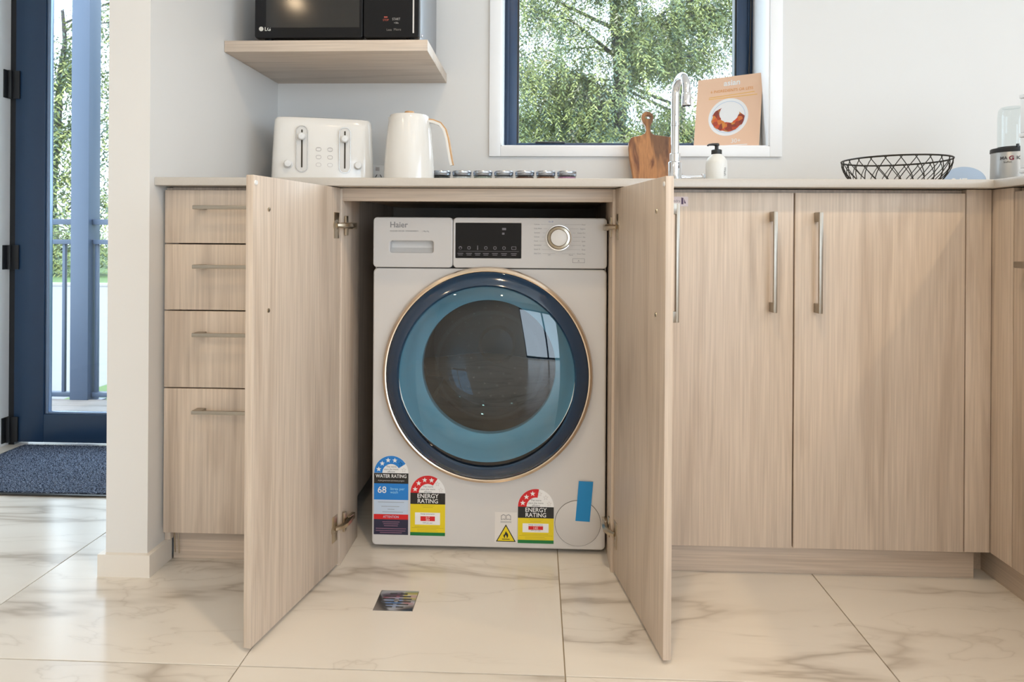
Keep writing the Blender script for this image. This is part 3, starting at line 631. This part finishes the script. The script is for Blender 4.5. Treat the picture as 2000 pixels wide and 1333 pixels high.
# ------------------------------------------------------------------ toaster
ZT = .9405
def rbody(prof, ax, ay, p, n=56):
    """superellipse loft: prof = (z, scale_x, scale_y, shift_x)"""
    vs = []; fs = []
    for z, sx, sy in prof:
        for k in range(n):
            a = 2 * math.pi * k / n; c, s_ = math.cos(a), math.sin(a)
            vs.append((ax * sx * math.copysign(abs(c) ** (2 / p), c), ay * sy * math.copysign(abs(s_) ** (2 / p), s_), z))
    for i in range(len(prof) - 1):
        for k in range(n): fs.append((i * n + k, i * n + (k + 1) % n, (i + 1) * n + (k + 1) % n, (i + 1) * n + k))
    fs.append(tuple(range(n))[::-1]); fs.append(tuple((len(prof) - 1) * n + k for k in range(n)))
    return MB().add(vs, fs)
to = thing('toaster', (-.690, 2.115, ZT), 'glossy white four slice toaster with two levers', 'toaster', rotz=R(15))
tb = rbody([(.006, .985, .985), (.012, 1, 1), (.10, .982, .975), (.20, .952, .945), (.217, .942, .925), (.225, .92, .88), (.229, .86, .76)], .156, .118, 7)
tb.obj('body', kettle_m, to, world=False)
fy = lambda z: -.135 * (1 - .00045 * (z - .012) / .001)      # front face leans back slightly
def panel(xc):
    g = MB(); z0, z1 = .056, .198; y = -.1155
    g.plate([rrect(xc - .0175, z0, xc + .0175, z1, .0172, 10), rrect(xc - .0155, z0 + .002, xc + .0155, z1 - .002, .0152, 10)], y - .004, y + .012, 0)
    g.obj('slot_rim', mat('satin_nickel_rim', (.45, .43, .40), .25, 1.0), to, world=False)
    MB().plate([rrect(xc - .0155, z0 + .002, xc + .0155, z1 - .002, .0152, 10)], y - .002, y + .012).obj('lever_track', mat('pale_track', (.72, .69, .65), .3), to, world=False)
    MB().plate([rrect(xc - .0024, z0 + .014, xc + .0024, z1 - .012, .0022)], y - .0026, y - .0018).obj('slot', mat('dark_slot', (.05, .035, .02), .6), to, world=False)
    MB().lathe([(.0105, .002), (.0115, .010), (.0105, .020), (.008, .022), (.0004, .0225)], (xc, y, .164 if xc < 0 else .160), 'Y', 24).obj('lever', white_pl, to, world=False)
panel(-.061); panel(.066)
for xc in (-.100, .106):
    MB().lathe([(.0125, 0), (.0125, .004), (.0105, .005), (.0105, .017), (.0090, .019), (.0004, .0195)], (xc, -.1165, .080), 'Y', 28).obj('browning_knob', white_pl, to, world=False)
for xc in (-.012, .022):
    for k, z in enumerate((.080, .104, .128)):
        MB().plate([rrect(xc - .008, z - .006, xc + .008, z + .006, .0058), rrect(xc - .0068, z - .0048, xc + .0068, z + .0048, .0046)], -.1162, -.108).obj('button', grey_l, to, world=False)
for xc in (-.07, .07):
    for y in (-.05, .05): MB().box((xc - .055, y - .016, .2285), (xc + .055, y + .016, .2305), 0, .001).obj('bread_slot', black_pl, to, world=False)
MB().tube([(-.06, .06, .2305), (.06, .06, .2305)], .003, 8).obj('warming_wire', chrome, to, world=False)
# ------------------------------------------------------------------ kettle
kt = thing('kettle', (-.398, 2.03, ZT), 'tall white electric kettle with a pale wood edged handle', 'kettle')
MB().lathe([(.0785, 0), (.0795, .006), (.0790, .020), (.0755, .022), (.0785, .026), (.0755, .090), (.0700, .160), (.0640, .215), (.0625, .226), (.0600, .231)], (0, 0, 0), 'Z', 56).obj('body', kettle_m, kt, world=False)
MB().lathe([(.0605, .230), (.0590, .234), (.0400, .2385), (.0005, .2395)], (0, 0, 0), 'Z', 48).obj('lid', kettle_m, kt, world=False)
MB().lathe([(.0145, .2385), (.0150, .246), (.0135, .2485), (.0005, .249)], (0, 0, 0), 'Z', 24).obj('lid_knob', beech, kt, world=False)
MB().add([(-.055, -.016, .228), (-.055, .016, .228), (-.0665, 0, .231), (-.055, -.010, .200), (-.055, .010, .200), (-.0645, 0, .212)], [(0, 2, 1), (0, 3, 5, 2), (1, 2, 5, 4), (0, 1, 4, 3), (3, 4, 5)]).obj('spout', kettle_m, kt, world=False)
hp = [(.048, 0, .222), (.075, 0, .219), (.098, 0, .210), (.112, 0, .192), (.120, 0, .165), (.126, 0, .130), (.131, 0, .100), (.135, 0, .082)]
def ribbon(pts, w, t0, t1):
    b = MB(); vs = []; n = len(pts)
    for i, p in enumerate(pts):
        p = Vector(p); d = (Vector(pts[min(i + 1, n - 1)]) - Vector(pts[max(i - 1, 0)])).normalized(); nn = Vector((d.z, 0, -d.x))
        if nn.x < 0 and i > 2: nn = -nn
        if i <= 2 and nn.z < 0: nn = -nn
        ww = w[i] if isinstance(w, list) else w
        for sy, tt in ((-1, t0), (1, t0), (1, t1), (-1, t1)): vs.append(p + nn * tt + Vector((0, sy * ww, 0)))
    fs = [(4 * i + k, 4 * i + (k + 1) % 4, 4 * i + 4 + (k + 1) % 4, 4 * i + 4 + k) for i in range(n - 1) for k in range(4)] + [(3, 2, 1, 0), (4 * n - 4, 4 * n - 3, 4 * n - 2, 4 * n - 1)]
    return b.add(vs, fs)
ribbon(hp, [.012, .012, .013, .013, .013, .012, .010, .005], -.007, .0005).obj('handle', kettle_m, kt, world=False)
ribbon(hp, [.012, .012, .013, .013, .013, .012, .010, .005], .0005, .0045).obj('handle_grip', beech, kt, world=False)
# ------------------------------------------------------------------ power outlet
po = thing('power_outlet', (-.585, YB, 1.01), 'white double power outlet on the back wall between toaster and kettle', 'outlet')
MB().box((-.640, YB - .008, .965), (-.525, YB, 1.050), 0, .003).obj('plate', white_pl, po)
for x in (-.612, -.553):
    MB().box((x - .010, YB - .0105, 1.030), (x + .004, YB - .008, 1.043), 0, .001).obj('switch', grey_l, po)
    for dx, rz in ((-.008, .5), (.008, -.5)):
        MB().box((-.0012, -.0005, -.0055), (.0012, .0005, .0055)).xf(Matrix.Translation((x + dx, YB - .0084, 1.012)) @ Matrix.Rotation(rz, 4, 'Y')).obj('pin_slot', seam_m, po)
    MB().box((x - .0012, YB - .0088, .988), (x + .0012, YB - .0078, .999)).obj('pin_slot', seam_m, po)
pl = thing('power_plug', (-.622, YB - .008, .985), 'clear ribbed power plug in the outlet beside the toaster', 'plug')
b = MB(); b.box((-.637, YB - .036, .960), (-.606, YB - .0105, 1.012), 0, .004)
for k in range(5): b.box((-.634 + .006 * k, YB - .038, .962), (-.631 + .006 * k, YB - .035, 1.006))
b.obj('plug_body', mat('smoky_grey_plastic', (.42, .41, .40), .25), pl)

# ------------------------------------------------------------------ seven small jars
lid_m = mat('tin_lid', (.50, .53, .58), .25, 1.0)
fills = [('dark green dried herb', (.03, .035, .03)), ('white salt crystals', (.62, .62, .60)), ('pale sage leaves', (.30, .33, .28)), ('mixed pale seeds', (.42, .40, .40)), ('dark cloves', (.10, .04, .02)), ('brown cinnamon', (.22, .10, .05)), ('pink peppercorns', (.40, .17, .28))]
ords = ['right against the kettle', 'second from the kettle', 'third from the kettle', 'in the middle of the row', 'third from the chopping board end', 'second from the chopping board end', 'nearest the chopping board']
jlid = jgl = None
for k, ((fn, fc), od) in enumerate(zip(fills, ords)):
    x = -.312 + .0675 * k
    j = thing('spice_jar', (x, 2.125, ZT), 'small tin lidded glass jar of %s, %s' % (fn, od), 'jar', 'row of small jars on the worktop')
    if jlid is None:
        o1 = MB().lathe([(.0285, 0), (.0305, .003), (.0305, .0565), (.0290, .059), (.0290, .061)], (0, 0, 0), 'Z', 28).obj('glass', jar_glass, j, world=False)
        o2 = MB().lathe([(.0305, .0585), (.0315, .0595), (.0305, .061), (.0315, .0625), (.0305, .0645), (.0315, .0665), (.0315, .0705), (.0300, .0735), (.0260, .0735), (.0250, .0728), (.0005, .0728)], (0, 0, 0), 'Z', 28).obj('lid', lid_m, j, world=False)
        jgl, jlid = o1, o2
    else:
        for src in (jgl, jlid):
            c = src.copy(); COL.objects.link(c); c.parent = j
    MB().lathe([(.0005, .003), (.0285, .003), (.0285, .0545), (.0005, .0555)], (0, 0, 0), 'Z', 24).obj('spice', mat('spice_%d' % k, fc, .8, noise=.7, nscale=260, bump=.6, bscale=400), j, world=False)

# ------------------------------------------------------------------ chopping board
cb = thing('chopping_board', (.41, 2.196, ZT), 'brown acacia chopping board with a keyhole handle leaning on the wall', 'chopping board')
out = [(-.086, 0), (-.095, .060), (-.105, .120), (-.1085, .160), (-.1075, .180), (-.100, .196), (-.086, .201), (-.066, .2045), (-.053, .212), (-.049, .222), (-.050, .236), (-.058, .250), (-.0635, .264), (-.062, .277), (-.054, .285), (-.044, .288), (-.034, .286), (-.026, .279), (-.023, .266), (-.027, .252), (-.034, .238), (-.035, .224), (-.031, .213), (-.020, .206), (.018, .2015), (.034, .198), (.042, .188), (.048, .160), (.060, .100), (.073, .045), (.080, 0)]
ch = MB().plate([out, circ(-.0425, .2675, .0078, 20, sx=1.15, sz=.75)], -.009, .009, 0, .003)
ch.xf(Matrix.Rotation(R(-9), 4, 'X') @ Matrix.Translation((0, 0, .0015)))
ch.obj('board', acacia, cb, world=False)
# ------------------------------------------------------------------ tap
tp = thing('kitchen_tap', (.408, 1.985, ZT), 'chrome gooseneck kitchen mixer tap in front of the chopping board', 'tap')
MB().lathe([(.0255, 0), (.0255, .004), (.0205, .006), (.0205, .085), (.0195, .088), (.0165, .090), (.0165, .112), (.0150, .114)], (0, 0, 0), 'Z', 32).obj('body', chrome, tp, world=False)
pts = [(0, 0, .108), (0, 0, .20), (0, 0, .284)]
for k in range(1, 13):
    a = math.pi * k / 12; rr = .046; q = rr * (1 - math.cos(a)); pts.append((q * .14, -q * .99, (.284 + rr * math.sin(a) * 1.04)))
pts += [(.0129, -.0911, .270)]
MB().tube(pts, .0118, 16).obj('spout', chrome, tp, world=False)
MB().lathe([(.0125, .238), (.0140, .240), (.0140, .272), (.0120, .275)], (.0129, -.0911, 0), 'Z', 24).obj('aerator', chrome, tp, world=False)
MB().lathe([(.0128, .196), (.0128, .204)], (0, 0, 0), 'Z', 24).obj('collar', chrome, tp, world=False)
MB().tube([(.018, -.004, .042), (.034, -.006, .042), (.060, -.010, .042), (.086, -.014, .042)], [.008, .0042, .0042, .0050], 12).box((.076, -.022, .040), (.090, -.006, .052), 0, .003).obj('lever', chrome, tp, world=False)
# ------------------------------------------------------------------ soap dispenser
sd = thing('soap_dispenser', (.508, 1.90, ZT), 'white soap bottle with a black pump beside the tap', 'soap bottle')
MB().lathe([(.0285, 0), (.0300, .003), (.0300, .072), (.0285, .082), (.0230, .092), (.0150, .099), (.0130, .102), (.0130, .106)], (0, 0, 0), 'Z', 36).obj('bottle', mat('satin_white_bottle', (.80, .80, .77), .4), sd, world=False)
pb = MB(); pb.lathe([(.0140, .101), (.0145, .102), (.0145, .113), (.0120, .1145), (.0055, .115), (.0050, .124), (.0075, .126), (.0075, .131), (.0005, .132)], (0, 0, 0), 'Z', 24)
pb.tube([(.004, 0, .1285), (-.012, -.004, .1288), (-.024, -.008, .1270), (-.028, -.010, .1245)], [.0048, .0036, .0028, .0024], 10); pb.obj('pump', black_pl, sd, world=False)
lb = MB()
lb.text('Wash', 0, 0, .0105, 0, 0, 'CENTER'); lb.xf(Matrix.Translation((.014, -.0272, .050)) @ Matrix.Rotation(R(28), 4, 'Z') @ Matrix.Rotation(R(90), 4, 'Y'))
i0 = len(lb.v); lb.text('~', 0, 0, .030, 0, 0, 'CENTER', 1, .0004); lb.xf(Matrix.Translation((-.008, -.0295, .018)) @ Matrix.Rotation(R(-14), 4, 'Z'), i0); lb.obj('lettering', gray_txt, sd, world=False, smooth=0)
# ------------------------------------------------------------------ cookbook on the sill
ck = thing('cookbook', (.565, 2.428, WZ0 + .0035), 'peach covered cookbook with a plate of stew leaning on the window sill', 'book', rotz=R(-31))
BW, BH, BT = .230, .272, .020; lean = Matrix.Rotation(R(-11), 4, 'X')
def bk(b, name, m, sm=0): b.xf(lean); return b.obj(name, m, ck, world=False, smooth=sm)
bk(MB().box((.003, .002, .003), (BW - .003, BT - .002, BH - .003)), 'pages', white_pl)
bk(MB().box((0, 0, 0), (BW, .002, BH), 0, .0005).box((0, .002, 0), (.002, BT - .002, BH)), 'front_cover', PR['pch']); bk(MB().box((0, 0, 0), (BW, .002, BH), 0, .0005).xf(Matrix.Translation((0, BT - .002, 0)) @ Matrix.Rotation(R(6), 4, 'Z')), 'back_cover', PR['wht'])
food, t_, b_ = nodes('stew_print')
vo = t_.nodes.new('ShaderNodeTexVoronoi'); vo.inputs['Scale'].default_value = 75; tc_ = t_.nodes.new('ShaderNodeTexCoord'); t_.links.new(tc_.outputs['Object'], vo.inputs['Vector'])
rp = ramp(t_, [(0, (.18, .035, .03)), (.35, (.30, .05, .03)), (.55, (.60, .08, .03)), (.75, (.62, .25, .05)), (1, (.13, .04, .06))]); t_.links.new(vo.outputs['Color'], rp.inputs[0]); t_.links.new(rp.outputs[0], b_.inputs['Base Color'])
b = MB(); pc = (.118, .118)
b.text('asian', .125, .238, .030, -.0003, 1, 'CENTER', 1, .0007); b.text('6 INGREDIENTS OR LESS', .125, .214, .0150, -.0003, 2, 'CENTER', .92)
b.plate([[(.045, .196), (.205, .203), (.205, .2055), (.045, .1985)]], -.0004, 0, 3); b.plate([[(.045, .190), (.215, .192), (.215, .1945), (.045, .1925)]], -.0004, 0, 3)
b.plate([circ(*pc, .070, 48)], -.0004, 0, 1); b.plate([circ(*pc, .060, 48), circ(*pc, .058, 48)], -.0006, -.0004, 4)
th = [math.pi * (.80 + 1.22 * k / 24) for k in range(25)]; rg = random.Random(3)
ou = [(pc[0] + .058 * math.cos(a) * (1 + rg.uniform(-.05, .04)), pc[1] - .004 + .050 * math.sin(a) * (1 + rg.uniform(-.05, .05))) for a in th]
inn = [(pc[0] + .004 + .034 * math.cos(a) * (1 + rg.uniform(-.06, .06)), pc[1] + .014 + .036 * math.sin(a) * (1 + rg.uniform(-.05, .05))) for a in th][::-1]
b.plate([ou + inn], -.0009, -.0006, 5); b.text('30+', .150, .020, .022, -.0003, 1, 'CENTER'); b.box((.06, -.0003, .010), (.19, 0, .0125), 1)
bk(b, 'cover_print', [PR['pch'], PR['wht'], PR['org'], PR['gold'], PR['lblue'], food])
# ------------------------------------------------------------------ wire basket
bs = thing('wire_basket', (1.0, 1.888, ZT), 'round black wire fruit basket with crossing diagonal wires', 'basket')
wire = mat('black_bronze_wire', (.035, .030, .022), .45, .6)
NB = 24; RT, RBm, HB = .136, .088, .083
MB().tube([(RT * math.cos(2 * math.pi * k / 64), RT * math.sin(2 * math.pi * k / 64), HB) for k in range(64)], .0024, 8, closed=True).obj('rim', wire, bs, world=False)
MB().tube([(RBm * math.cos(2 * math.pi * k / 48), RBm * math.sin(2 * math.pi * k / 48), .0022) for k in range(48)], .0022, 8, closed=True).obj('base_ring', wire, bs, world=False)
wme = None
for sgn in (-1, 1):
    b = MB(); pts = []
    for i in range(7):
        u = i / 6; r_ = RBm + (RT - RBm) * math.sin(u * math.pi / 2) ** .85; a = sgn * .42 * u
        pts.append((r_ * math.cos(a), r_ * math.sin(a), .0022 + (HB - .0022) * u))
    b.tube(pts, .0012, 5)
    for k in range(NB):
        if k == 0: o = b.obj('wire', wire, bs, world=False); wme = o.data
        else: o = bpy.data.objects.new('wire', wme); COL.objects.link(o); o.parent = bs
        o.rotation_euler = (0, 0, 2 * math.pi * k / NB)
for k in range(4):
    a = math.pi * k / 4; MB().tube([(-RBm * math.cos(a), -RBm * math.sin(a), .0022), (RBm * math.cos(a), RBm * math.sin(a), .0022)], .0012, 5).obj('base_wire', wire, bs, world=False)
# ------------------------------------------------------------------ oval blue plaque
pq = thing('oval_plaque', (1.262, 2.0, ZT), 'pale blue oval plaque with white lettering behind the wire basket', 'plaque')
b = MB().plate([circ(0, .0395, .0605, 48, sz=.0395 / .0605)], -.006, .006, 0, .002); M_ = Matrix.Rotation(R(-8), 4, 'X'); b.xf(M_); b.obj('disc', mat('powder_blue_enamel', (.42, .53, .68), .4), pq, world=False)
b = MB(); b.text('247', -.018, .0225, .030, -.0062, 0, 'CENTER', 1, .0008); b.xf(M_); b.obj('lettering', PR['wht'], pq, world=False, smooth=0)
MB().box((-.010, .004, 0), (.010, .030, .004), 0, .001).box((-.010, .010, .002), (.010, .013, .030), 0, .001).obj('stand', white_pl, pq, world=False)
# ------------------------------------------------------------------ bullet blender
bl = thing('bullet_blender', (1.393, 2.0, ZT), 'small silver bullet blender with an upturned clear cup', 'blender')
MB().lathe([(.050, 0), (.052, .003), (.0520, .012), (.0500, .120), (.0480, .124), (.0005, .124)], (0, 0, 0), 'Z', 40).obj('base', mat('silver_plastic', (.50, .50, .49), .35, .5), bl, world=False)
MB().lathe([(.0515, .119), (.0520, .121), (.0515, .130), (.0490, .132), (.0350, .132), (.0345, .136), (.0330, .136)], (0, 0, 0), 'Z', 40).box((-.018, -.05, .130), (-.012, -.044, .140), 0, .001).obj('collar', black_pl, bl, world=False)
MB().lathe([(.0335, .134), (.0345, .140), (.0345, .225), (.0325, .244), (.0270, .253), (.0235, .254), (.0220, .250), (.0005, .251)], (0, 0, 0), 'Z', 40).obj('cup', jar_glass, bl, world=False, smooth=50)
lb = MB(); lb.text('MA', -.028, .096, .013, 0, 0, 'CENTER', 1, .0003); lb.text('G', -.009, .094, .017, 0, 1, 'CENTER', 1, .0005); lb.text('IC', .009, .096, .013, 0, 0, 'CENTER', 1, .0003); lb.text('bullet', -.018, .086, .009, 0, 0, 'CENTER')
lb.v = [(.0512 * math.sin(v[0] / .0512 - .42), -.0512 * math.cos(v[0] / .0512 - .42) - .0002, v[2]) for v in lb.v]; lb.obj('lettering', [gray_txt, mat('magenta_print', (.45, .05, .10), .5)], bl, world=False, smooth=0)
MB().tube([(-.045, -.010, .004), (-.056, -.02, .006), (-.062, -.03, .012), (-.066, -.02, .022), (-.060, -.005, .018), (-.052, .01, .006)], .004, 8).obj('power_cord', black_pl, bl, world=False)
# ------------------------------------------------------------------ white boxes at the right edge
for k, (z0, h_, lab) in enumerate(((0, .046, 'bottom white lidded box in the stack right of the blender'), (.0465, .091, 'middle white lidded box in the stack right of the blender'), (.138, .10, 'topmost white lidded box in the stack right of the blender'))):
    bxo = thing('storage_box', (1.318, 1.70, ZT + z0), lab, 'box', 'stacked white boxes')
    MB().box((-.078, -.05, 0), (.078, .05, h_ - .012), 0, .003).obj('body', trim_m, bxo, world=False)
    MB().box((-.080, -.052, h_ - .0115), (.080, .052, h_), 0, .003).obj('lid', trim_m, bxo, world=False)

# ------------------------------------------------------------------ outside
GZ = -.42
grass_m = mat('lawn_green', (.065, .115, .03), .9, noise=.5, nscale=3)
road_m = mat('pale_asphalt', (.16, .16, .17), .9, noise=.1, nscale=5)
mulch_m = mat('bark_mulch', (.09, .065, .055), .95, noise=.6, nscale=18, bump=1, bscale=30)
struct(MB().box((-40, 2.7, GZ - .2), (30, 4.6, GZ)).obj('garden_bed', mulch_m)); struct(MB().box((-40, 4.6, GZ - .2), (-3.5, 15.5, GZ)).obj('road', road_m))
struct(MB().box((-3.5, 4.6, GZ - .2), (30, 15.5, GZ)).obj('lawn', grass_m)); struct(MB().box((-40, 15.5, GZ - .2), (30, 60, GZ)).obj('lawn', grass_m))
struct(MB().box((-30, 15.0, GZ), (-3.5, 15.15, GZ + .08), 0, .01).obj('kerb', mat('pale_kerb', (.30, .29, .28), .8)))
dk_m = wood('weathered_decking', 0, (.20, .18, .17), (.16, .14, .13), (.11, .10, .09), .7)
dk = struct(thing('deck', (-2.4, 3.2, -.2), 'grey decking', 'deck')); del dk['category']
for k in range(9):
    box('plank', (-4.2, 2.54 + .142 * k, -.20), (-.9, 2.54 + .142 * k + .136, -.175), dk_m, dk, .003)
ps = thing('veranda_post', (-2.695, 3.84, -.2), 'square blue grey steel veranda post outside the entry door', 'post')
MB().box((-2.7495, 3.79, -.2), (-2.6412, 3.893, 3.0), 0, .002).obj('shaft', post_m, ps); MB().box((-2.78, 3.765, -.2), (-2.61, 3.917, -.19), 0, .002).obj('base_plate', post_m, ps)
ba = thing('balustrade', (-3.0, 3.84, -.17), 'blue grey metal balustrade beyond the entry door glass', 'balustrade')
for x0_, x1_ in ((-4.2, -2.7505), (-2.6402, -.9)):
    for z, t_h in ((.876, .033), (.757, .027), (-.151, .027)): MB().box((x0_, 3.82, z - t_h / 2), (x1_, 3.86, z + t_h / 2), 0, .002).obj('rail', post_m, ba)
bal = None
for k in range(33):
    x = -4.120 + .1 * k
    if -2.77 < x < -2.62: continue
    if bal is None: bal = MB().box((-.009, -.009, -.138), (.009, .009, .744), 0, .001).obj('baluster', post_m, ba, world=False); o = bal
    else: o = bpy.data.objects.new('baluster', bal.data); COL.objects.link(o); o.parent = ba
    o.location = (x + 3.0, 0, .17)
# foliage
leafs = [mat('leaf_light', (.27, .295, .095), .7), mat('leaf_mid', (.135, .175, .065), .7), mat('leaf_blue', (.062, .098, .070), .7), mat('leaf_straw', (.24, .22, .15), .8)]
bark = mat('grey_bark', (.055, .048, .048), .9, noise=.4, nscale=12, bump=1, bscale=20)
def tree(name, label, base, top, r0, crowns, n, L, seed, group=None, mix=(.30, .70, .93), branches=14, droop=.55):
    rg = random.Random(seed); t = thing(name, base, label, 'tree', group)
    base = Vector(base); top = Vector(top); tk = MB()
    P = [base.lerp(top, i / 8) + Vector((rg.uniform(-1, 1), rg.uniform(-1, 1), 0)) * r0 * .35 * (i > 0) for i in range(9)]
    tk.tube(P, [r0 * (1 - .75 * i / 8) for i in range(9)], 10); tk.obj('trunk', bark, t)
    fo = MB(); vs = []; fs = []; ms = []
    br = []
    for k in range(branches):
        c, rad = crowns[k % len(crowns)]
        e = Vector(c) + Vector((rg.uniform(-1, 1) * rad[0], rg.uniform(-1, 1) * rad[1], rg.uniform(-.6, .8) * rad[2])) * .8
        u = max(.05, min(.95, (e.z - base.z) / (top.z - base.z) - .08)); s_ = base.lerp(top, u)
        mid = s_.lerp(e, .5) + Vector((0, 0, .10 * (e - s_).length)); br.append((s_, mid, e))
        MB().tube([s_, s_.lerp(mid, .6), mid, mid.lerp(e, .6), e], [r0 * .20, r0 * .16, r0 * .12, r0 * .07, r0 * .03], 6).obj('branch', bark, t)
    for k in range(n):
        c, rad = crowns[rg.randrange(len(crowns))]
        while True:
            q = Vector((rg.uniform(-1, 1), rg.uniform(-1, 1), rg.uniform(-1, 1)))
            if .15 < q.length < 1: break
        p = Vector(c) + Vector((q.x * rad[0], q.y * rad[1], q.z * rad[2]))
        if rg.random() < .45:
            s_, m_, e = br[rg.randrange(len(br))]; u = rg.uniform(.3, 1); p = (s_.lerp(m_, u * 2) if u < .5 else m_.lerp(e, u * 2 - 1)) + Vector((rg.gauss(0, 1), rg.gauss(0, 1), rg.gauss(0, 1))) * rad[0] * .10
        d = Vector((q.x, q.y, 0)); d = (d.normalized() if d.length > .01 else Vector((1, 0, 0))) + Vector((rg.uniform(-.7, .7), rg.uniform(-.7, .7), rg.uniform(-.9, .35) - droop)); d.normalize()
        x = rg.random(); mi = 0 if x < mix[0] else 1 if x < mix[1] else 2 if x < mix[2] else 3
        side = d.cross(Vector((0, 0, 1))); side = side.normalized() if side.length > .01 else Vector((1, 0, 0)); up = side.cross(d)
        for i in range(11):
            b0 = p + d * (L * .42 * i) - Vector((0, 0, .05 * L * i * i * .2)); sg = 1 if i % 2 else -1
            ld = (d * .75 + side * sg * rg.uniform(.4, 1.0) + up * rg.uniform(-.7, .5)).normalized(); lw = ld.cross(up + side * rg.uniform(-.6, .6)).normalized() * L * .12
            l_ = L * rg.uniform(.7, 1.25); o_ = len(vs)
            vs += [b0, b0 + ld * l_ * .5 + lw, b0 + ld * l_, b0 + ld * l_ * .5 - lw]; fs.append((o_, o_ + 1, o_ + 2, o_ + 3)); ms.append(mi if rg.random() < .8 else rg.randrange(3))
    off = base; me = bpy.data.meshes.new('foliage'); me.from_pydata([v - off for v in vs], [], fs)
    for m in leafs: me.materials.append(m)
    me.polygons.foreach_set('material_index', ms); me.update()
    o = bpy.data.objects.new('foliage', me); COL.objects.link(o); o.parent = t; o['kind'] = 'stuff'
    return t
tree('cypress_tree', 'feathery pale green conifer filling the sink window', (1.22, 9.3, GZ), (1.05, 9.3, 6.5), .15,
     [((.1, 9.0, 3.4), (.75, .9, .75)), ((.95, 8.7, 3.0), (.8, .8, 1.0)), ((1.9, 9.2, 3.6), (.85, .8, .55)), ((.3, 9.2, 2.2), (.95, .8, .5)), ((1.2, 8.6, 4.2), (1.2, .9, .6)), ((2.2, 9.2, 2.4), (.7, .7, .35)), ((-.3, 9.2, 4.4), (.9, .8, .7)), ((1.0, 8.9, 2.0), (.5, .6, .35)), ((-.1, 9.0, 2.75), (.45, .6, .5)), ((2.5, 9.2, 4.1), (.6, .6, .4))], 9500, .068, 11, branches=30, droop=.8, mix=(.40, .76, .93))
tree('garden_tree', 'leafy darker tree behind the conifer in the sink window', (3.0, 13.5, GZ), (2.7, 13.5, 7.5), .17,
     [((2.4, 13.2, 4.9), (1.2, 1, .8)), ((3.0, 13.2, 3.2), (1.3, 1, .8)), ((1.4, 13.5, 3.0), (1.2, 1, .7)), ((.2, 13.5, 4.0), (1.2, 1, 1.3)), ((-.3, 13.5, 2.9), (.8, 1, .6))], 2600, .12, 12, mix=(.2, .55, .98), branches=16)
tree('street_tree', 'tall pale green tree across the road beyond the door glass', (-19.0, 25, GZ), (-18.4, 25, 9.5), .25,
     [((-17.6, 24.5, 4.2), (2.2, 1.5, 2.6)), ((-18.6, 24.5, 7.0), (1.5, 1.5, 1.8)), ((-16.3, 25, 6.0), (1.6, 1.3, 3.2)), ((-17.4, 24, 1.6), (3.0, 1.2, 1.5)), ((-15.6, 25, 9.2), (1.8, 1.3, 2.0))], 1700, .25, 13, mix=(.34, .70, .99), branches=16)
tree('street_shrub', 'low rounded green shrub across the road beyond the balustrade', (-15.0, 19, GZ), (-14.8, 19, 1.6), .10,
     [((-14.6, 19, .45), (2.4, .9, .75)), ((-13.0, 19.3, .6), (1.6, .9, .85))], 600, .16, 14, mix=(.40, .78, 1.0), branches=8, droop=.1)
